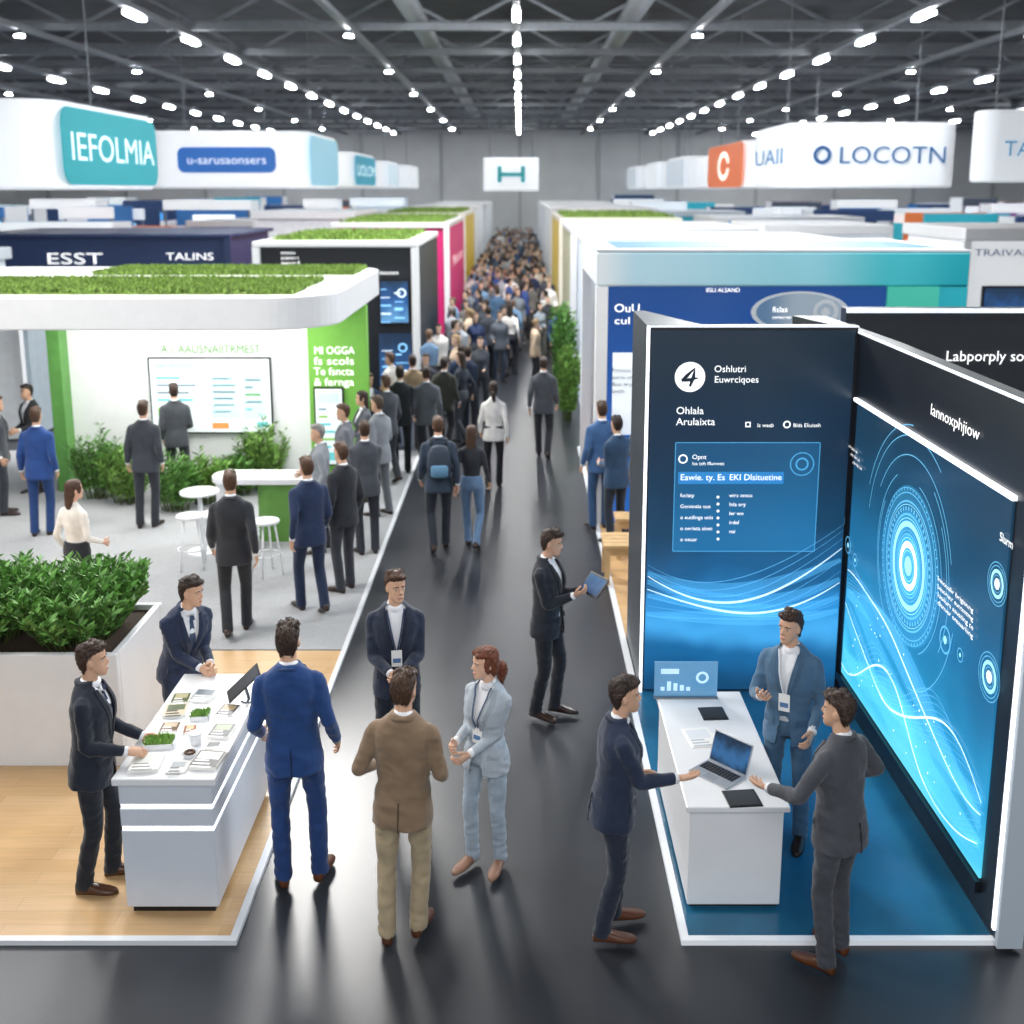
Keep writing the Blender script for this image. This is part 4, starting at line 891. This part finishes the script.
q=pb(802,464)+V(0,-.002,0); MB().annulus(q,XA,ZA,.10,.11,40).annulus(q,XA,ZA,.045,.06,32).build('dial',glow('panel_edge','4a9ccc',.8),ip,fix=False)
p2,p3=pb(678,484),pb(784,472); MB().box(p2.x,p3.x,Y+.0,Y+.003,p2.z,p3.z).build('highlight_bar',glow('panel_highlight','2a7ab6',.8),ip)
MB().annulus(pb(683,459),XA,ZA,.03,.042).build('icon',TXTW,ip,fix=False)
for s,px,py,sz,ft in (('Opnt',692,459,.06,None),('lus toh Ifluivwes',692,465,.045,None),('Eawie. ty. Es',680,480,.08,.40),('EKI Dlsituetine',729,480,.08,.47)): letter(ip,s,pb(px,py),sz,'S','LEFT',ft)
for k,(a,b2) in enumerate((('fuciaty','wirs ontca'),('Gonisntia ous','Inla ory'),('o eutilinga unis','ler wo'),('o onriata sisen','irdel'),('o oeusr','nai'))):
    letter(ip,a,pb(680,497+k*11),.05); letter(ip,b2,pb(729,497+k*9),.05)
for k in range(7): MB().annulus(pb(718,497+k*7),XA,ZA,0,.013,8).build('bullet',TXTW,ip,fix=False)
WB=glow('wave_blue','6cc0f6',1.,.5); WW=glow('wave_white','d4f0ff',1.3,.8); WS=glow('wave_soft','5fc0f8',1.,.25)
def wave(par,pts,w,nrm,m,name='wave'): MB().ribbon(pts,w,nrm).build(name,m,par,fix=False)
for k in range(10):
    pts=[]; w=[]
    for i in range(41):
        u=i/40; x=1.18+1.78*u; z=.66+.05*k+.40*(u-.40)**2*(1.6+.2*k)+.07*math.sin(u*4.2+k*.5); pts.append((x,Y-.001-.0005*k,z)); w.append((.003+.007*math.sin(u*PI))*(2.0 if k in(3,6) else .7))
    wave(gp,pts,w,(0,-1,0),WW if k in (3,6) else WB)
for k in range(4):
    pts=[];w=[]
    for i in range(31):
        u=i/30; pts.append((1.18+1.78*u,Y+.002+.001*k,.68+.13*k+.55*(u-.42)**2+.06*math.sin(u*4.2+k))); w.append(.04+.10*math.sin(u*PI))
    wave(gp,pts,w,(0,-1,0),WS)
SX=2.985
ws=MB().box(SX,3.0,6.42,9.55,.26,2.80).build('wall_screen',grad('screen_wall_image',[(0,'66daf8'),(.10,'4ac6ee'),(.26,'2a9ace'),(.5,'1a6896'),(.78,'134462'),(1,'14364e')],.26,2.8,1.1,nz=.4,nscale=.9),rwall)
MB().box(2.97,3.0,6.40,9.62,2.81,2.84).build('light_strip',LED,rwall); MB().box(2.965,3.0,6.12,6.15,.1,ZR).build('light_strip',LED,rwall)
MB().box(2.96,2.999,6.41,9.62,.16,.24).build('screen_sill',BLACKP,rwall)
MB().box(2.98,3.14,6.08,6.12,0,ZR).build('end_panel',mat('end_panel_white','b9c4ce',.4),t)
MB().box(2.985,3.0,6.12,9.66,ZR-.01,ZR+.008).build('light_strip',glow('led_soft','dfe8f0',.8),rwall)
letter(rwall,'Iannoxphjiow',(2.99,7.85,3.05),.12,'W','LEFT',.86)
S2=SX-.012; YA=(0,-1,0)
HB=glow('hud_blue','6fc6f2',.9,.6); HC_=glow('hud_cyan','9fe6ff',1.1,.8); HW=glow('hud_white','e4f8ff',1.3)
hc=onx(908,566,S2); m=MB()
for r0,r1,mi in ((.60,.605,0),(.56,.568,0),(.49,.505,0),(.47,.474,1),(.39,.405,0),(.365,.37,1),(.30,.345,1),(.27,.275,0),(.24,.25,0),(.215,.219,1),(.14,.19,2),(.115,.12,1),(.0,.075,1)): m.annulus(hc,YA,ZA,r0,r1,56,0,2*PI,mi)
for k in range(48):
    a=2*PI*k/48; m.annulus(hc,YA,ZA,.425,.455,2,a,a+.06,0)
for k in range(60):
    a=2*PI*k/60; m.annulus(hc,YA,ZA,.58,.60,1,a,a+.02,0)
for r,a0,a1 in ((.66,-60,80),(.69,150,215),(.72,120,230),(.76,0,40),(.80,-30,60),(.85,20,150),(.93,-80,-10),(1.0,60,170),(1.08,95,160)): m.annulus(hc,YA,ZA,r,r+.008,48,R(a0),R(a1),0)
m.build('large_dial',[HB,HC_,HW],ws,fix=False)
for r,al in ((.62,.16),(.42,.22),(.24,.35)): MB().annulus(hc+V(.002+.004*r,0,0),YA,ZA,0,r,48).build('dial_glow',glow('dial_glow','4fb8ee',1.,al),ws,fix=False)
for px,py,r in ((997,584,.14),(989,677,.16)):
    q=onx(px,py,S2); m=MB()
    for a,b2,mi in ((.96,1.,0),(.8,.84,0),(.5,.66,1),(.38,.41,0),(0,.25,2)): m.annulus(q,YA,ZA,r*a,r*b2,36,0,2*PI,mi)
    m.build('small_dial',[HB,HC_,HW],ws,fix=False)
for px,py,r in ((848,545,.08),(855,560,.06),(843,520,.05),(945,640,.10),(960,655,.05)):
    q=onx(px,py,S2); MB().annulus(q,YA,ZA,r*.85,r,28,0,2*PI,0).annulus(q,YA,ZA,0,r*.3,20,0,2*PI,1).build('icon_ring',[HB,HC_],ws,fix=False)
for g_,(z0,fq,am) in enumerate(((1.12,4.6,.34),(.86,6.4,.30),(.66,8.4,.24))):
    for k in range(9):
        pts=[];w=[]
        for i in range(91):
            u=i/90; y=9.5-3.05*u; n1=math.sin(u*fq+g_*1.9+k*.16)*(.35+.65*noise.noise(V(u*2.2,g_*3.1+k*.08,1.))+.3); z=z0-.22*u+(am+.014*k)*n1; z=min(max(z,.31),1.75); pts.append((S2-.0003*(k+9*g_),y,z)); w.append((.003+.010*(.3+.7*math.sin(u*PI)))*(1.5 if k==4 else .45))
        wave(ws,pts,w,(-1,0,0),WW if k==4 else WB)
for k in range(5):
    pts=[];w=[]
    for i in range(41):
        u=i/40; y=9.5-3.05*u; z=max(1.05-.14*k-.22*u+.28*math.sin(u*(4.6+k)+k*1.3)*.6,.48); pts.append((S2+.003+.001*k,y,z)); w.append(.08+.20*math.sin(u*PI))
    wave(ws,pts,w,(-1,0,0),WS)
for k in range(40):
    MB().annulus((S2-.010,random.uniform(6.5,9.4),random.uniform(.35,1.2)),YA,ZA,0,random.uniform(.005,.010),8).build('light_dot',HW,ws,fix=False)
for k,s in enumerate(('Innoualir brigisnng','beuorunr euntentmg','luoilurs asusting te','disnuer onsuarliing')): letter(ws,s,onx(938,580+k*8,S2),.05,'W','LEFT',.62)
for k in range(3): letter(ws,'srhiv olatr ueis',onx(849+2*k,447+k*8,S2),.045,'W')
letter(ws,'Slurm',onx(1000,540,S2),.08,'W')
t=thing('display_counter','plain white counter with laptop on the teal platform','counter',(1.4,6.5,0))
MB().box(1.12,1.70,6.5,8.05,0,.03).build('plinth',BLACKP,t); MB().box(1.10,1.71,6.47,8.07,.03,.72).build('counter_body',WHITE,t,bevel=.008); MB().box(1.07,1.74,6.43,8.1,.72,.76).build('counter_top',WHITE,t,bevel=.008)
ZC=.76
p=onz(713,714,ZC); tablet('dark tablet at the far end of the laptop counter',(p.x,p.y,ZC),R(4),0,.19,.2,('0c1016','222a34'))
p=onz(742,799,ZC); tablet('dark tablet at the near right corner of the laptop counter',(p.x,p.y,ZC),R(6),0,.22,.2,('0c1016','222a34'))
p=onz(717,775,ZC); t=thing('laptop','silver laptop open on the white counter','laptop',(p.x,p.y,ZC),R(-48))
MB().box(-.16,.16,-.11,.11,0,.014).build('laptop_base',mat('laptop_silver','c4c9cf',.35,.7),t,local=True,bevel=.004)
m=MB()
for r_ in range(4):
    for k in range(11): m.box(-.14+.0255*k,-.14+.0255*k+.021,.06-.025*r_,.06-.025*r_+.02,.014,.017)
m.build('keyboard',BLACKP,t,local=True); MB().box(-.045,.045,-.095,-.035,.014,.0148).build('touchpad',mat('laptop_pad','aab0b6',.3,.5),t,local=True)
M=Matrix.Translation((0,.11,.012))@Matrix.Rotation(R(-18),4,'X')
ld=MB().box(-.16,.16,0,.008,0,.215,0,M).build('lid',mat('laptop_silver','c4c9cf',.35,.7),t,local=True,bevel=.003)
MB().box(-.15,.15,-.002,0,.01,.205,0,M).build('display',grad('laptop_display',[(0,'16304c'),(.5,'3a78b4'),(1,'1a3450')],0,.2,.7,'Z',nz=.8,nscale=10),ld,local=True)
brochure('white sheet brochure behind the laptop',700,738,8,.2,.28,.006,('f4f4f2','dfe3e8','b9c0c8'),ZC)
brochure('white leaflet right of the white sheet behind the laptop',722,742,-14,.14,.22,.005,('eef1f4','c9d6e0','9aa6b2'),ZC)
p0,p1=ony(650,694,8.0),ony(718,662,8.0)
t=thing('acrylic_sign','clear pale blue acrylic panel with a chart at the far end of the laptop counter','sign',((p0.x+p1.x)/2,8.0,ZC))
pn=MB().box(p0.x+.03,p1.x,7.99,8.0,ZC+.01,ZC+.3).build('panel',mat('acrylic_blue','6fa8cf',.15,em=.25,alpha=.75),t,bevel=.003)
GC=glow('chart_pale','b4d4e6',.7)
MB().box(p0.x+.08,p0.x+.22,7.985,7.99,ZC+.2,ZC+.24).build('chart_title',GC,pn); MB().annulus((p1.x-.12,7.985,ZC+.17),XA,ZA,.03,.05,24).build('chart_ring',GC,pn,fix=False)
for k in range(5): MB().box(p0.x+.08+.05*k,p0.x+.11+.05*k,7.985,7.99,ZC+.06,ZC+.09+.015*(k*7%4)).build('chart_bar',GC,pn)
MB().box(p0.x+.03,p1.x,7.96,8.03,ZC,ZC+.012).build('foot',STEEL,t)
# ------------------------------------------------------------------ neighbouring dark booth and blue panel booth
t=thing('exhibition_booth','black walled booth with white lettering behind the glowing screen wall','booth',(6,11.6,0)); RECTS.append((3.4,9,11.5,12))
w_=MB().box(3.45,9,11.6,11.8,0,3.42).build('wall_panel',mat('black_wall','2a2e34',.4,var=.1),t); MB().box(3.45,9,11.56,11.6,3.38,3.42).build('light_strip',glow('led_soft','dfe8f0',.8),t)
letter(w_,'Labporply so',ony(945,361,11.57),.16,'S','LEFT',.82)
o=MB().box(1.12,3.0,10.98,19.8,-.06,.0).build('wooden_platform',OAK); tag(o,'strip of oak planks right of the aisle before the blue panel booth','platform')
o=MB().box(1.06,1.12,9.8,19.8,-.06,.006).build('edge_trim',mat('white_trim','dfe3e8',.4)); tag(o,'white edge strip along the right side of the aisle','edge strip')
t=thing('exhibition_booth','white framed booth with blue front panel and teal corner fascia at right','booth',(3.5,15,0)); RECTS.append((1.0,6.2,15,18.7))
FR=mat('booth_frame_grey','c4cad0',.5,var=.02)
MB().box(1.04,6.1,15,18.6,3.36,3.83).build('fascia',grad('teal_fade',[(0,'dfe8ed'),(.12,'b2d6e4'),(.55,'8fcbd9'),(.8,'3fb3bd'),(1,'1598a6')],-2.46,2.6,0,'X',.4),t,bevel=.03)
rf=MB().box(1.04,6.1,15.0,18.6,3.83,3.86).build('roof',FR,t)
MB().box(1.35,5.8,15.5,17.2,3.86,3.868).build('interior_panel',mat('interior_blue','4f7fb8',.5,var=.05),rf); MB().box(1.35,5.8,17.5,18.3,3.86,3.868).build('interior_panel',mat('interior_pale','9fb9d2',.5,var=.05),rf)  # slabs on the roof stand for the blue interior seen over the frame
MB().box(1.04,1.2,15,15.2,0,3.36).build('post',mat('booth_frame','eef0f2',.5,var=.02),t); MB().box(1.04,1.2,18.4,18.6,0,3.36).build('post',mat('booth_frame','eef0f2',.5,var=.02),t); MB().box(5.7,6.1,15.02,18.6,0,3.36).build('end_wall',mat('teal_wall','1f9aa8',.5,em=.2),t)
fp=MB().box(1.2,5.7,15.04,15.14,0,3.36).build('front_panel',grad('royal_panel',[(0,'2f74cf'),(.6,'2a62b8'),(1,'2354a0')],0,3.4,.75),t)  # blue panel brightened by emission of its own
letter(fp,'OuU.',ony(614,312,15.02),.16,'S','LEFT',.38); letter(fp,'cul s',ony(614,324,15.02),.14,'S','LEFT',.34); letter(fp,'IISLI ALSAND',ony(706,292,15.02),.08)
op=MB().box(1.28,1.8,14.99,15.03,1.3,2.45).build('lit_opening',glow('opening_white','dfe7ee',.6),fp)
for k in range(4): letter(op,('Fersous lan','uertis onas','Bosi eruna','ansila')[k],ony(612,372+k*7,14.97),.08,'S','LEFT',None,mat('lettering_navy','16293c',.5))
q=ony(800,312,14.98); em_=MB().annulus(q,(1,0,0),(0,0,.42),.60,.67,48).build('ring_emblem',mat('emblem_silver','dbe3ea',.3,.3),t,fix=False)
MB().annulus(q+V(0,.01,0),(1,0,0),(0,0,.42),0,.60,48).build('emblem_face',grad('emblem_fade',[(0,'2f5a94'),(.6,'6f95bd'),(1,'b9cbdc')],-.9,.3,.6,'X'),em_,fix=False); MB().annulus(q+V(.35,0,0),XA,ZA,.12,.17,32).annulus(q+V(.35,-.002,0),XA,ZA,.0,.06,24).build('emblem_circle',mat('emblem_silver','dbe3ea',.3,.3),em_,fix=False); letter(em_,'fislas',q+V(-.38,-.01,-.0),.11); letter(em_,'osmuni ter',q+V(-.38,-.01,-.09),.06)
MB().box(5.0,5.7,14.98,15.03,2.5,3.36).build('green_panel',mat('teal_green_panel','3fae9a',.5,em=.2),t)
bush('hedge_plant','tall leafy hedge plant beside the aisle before the white booth at right',.96,24.6,0,.14,.3,2.5,60,22,LEAF,.13,.03)
bush('hedge_plant','lower leafy plant in front of the tall hedge plant at the aisle',.96,22.2,0,.14,.3,1.7,60,22,LEAF2,.13,.03)
def bench(label,px,py,w,d,h):
    p=onz(px,py); t=thing('bench',label,'bench',(p.x,p.y,0))
    WD=mat('bench_oak','d3b283',.5,var=.12,vscale=8)
    for k in range(4): MB().box(-w/2,w/2,-d/2+k*d/4+.006,-d/2+(k+1)*d/4-.006,h-.04,h).build('slat',WD,t,local=True,bevel=.004)
    for sx in (-1,1):
        for sy in (-1,1): MB().box(sx*(w/2-.05)-.03,sx*(w/2-.05)+.03,sy*(d/2-.05)-.03,sy*(d/2-.05)+.03,0,h-.04).build('leg',WD,t,local=True)
    MB().box(-w/2+.05,w/2-.05,-d/2+.04,-d/2+.06,h-.14,h-.04).build('apron',WD,t,local=True)
bench('oak bench nearest the blue technology booth beside the aisle',622,578,.5,.55,.5)
bench('oak bench further back behind the nearest oak bench',630,556,.42,.35,.55)
# ------------------------------------------------------------------ crowd placement
n=0; tries=0
while n<90 and tries<9000:
    tries+=1; y=19.5+26*random.random()**.9; x=random.uniform(-1.9,-.1) if random.random()<.76 else random.uniform(-.1,1.0)
    if y<26 and x>-.8: continue
    if free(x,y,.5):
        crowd(x,y,random.choice([0,10,-10,180,170,30,60,-80,120,190,200]),'person in the loose stream along the left half of the aisle past the dark booth','people in the loose stream'); n+=1
n=0; tries=0
while n<160 and tries<20000:
    tries+=1; y=41+48*random.random()**1.3; x=random.uniform(-1.95,1.15)
    if free(x,y,.46):
        crowd(x,y,random.uniform(0,360) if random.random()<.3 else random.choice([0,8,-10,180,172,190]),'person in the packed crowd at the far end of the central aisle','packed far crowd'); n+=1
n=0; tries=0
while n<18 and tries<5000:
    tries+=1; sd=random.choice([-1,1]); y=random.uniform(26,48); x=sd*random.uniform(9,20)
    if free(x,y,.8): crowd(x,y,random.uniform(0,360),'small distant person between the far side booths','people between far side booths'); n+=1
# ------------------------------------------------------------------ lights
def area(loc,to,size,en,col=(1,1,1)):
    l=D.lights.new('area','AREA'); l.shape='SQUARE'; l.size=size; l.energy=en; l.color=col; o=D.objects.new('area_lamp',l); COL.objects.link(o); o.location=loc
    o.rotation_euler=(Vector(to)-Vector(loc)).to_track_quat('-Z','Y').to_euler()
area((-9,10,9.2),(-2,8,0),6,1250,(1,.97,.93)); area((9,11,9.2),(1,8,0),6,1200,(.95,.98,1))  # key lamps added above the frame, without fixtures
area((-4.5,22,9.6),(-.5,8,.5),3,1500,(1,.98,.95)); area((5.,22,9.6),(1,9,.5),3,1400,(.96,.98,1))
area((0,-4,8.5),(0,9,1),6,750,(1,1,1)); area((-11,20,9.6),(-6,16,1),5,650)  # first one is a fill added behind the camera
area((-.5,25.5,10.2),(-.6,34,0),3,1800,(1,1,1))  # fill added out of view to brighten the middle of the aisle
w=D.worlds.new('world'); SC.world=w; w.use_nodes=True; bg=w.node_tree.nodes['Background']; bg.inputs[0].default_value=(.75,.82,.9,1); bg.inputs[1].default_value=.65
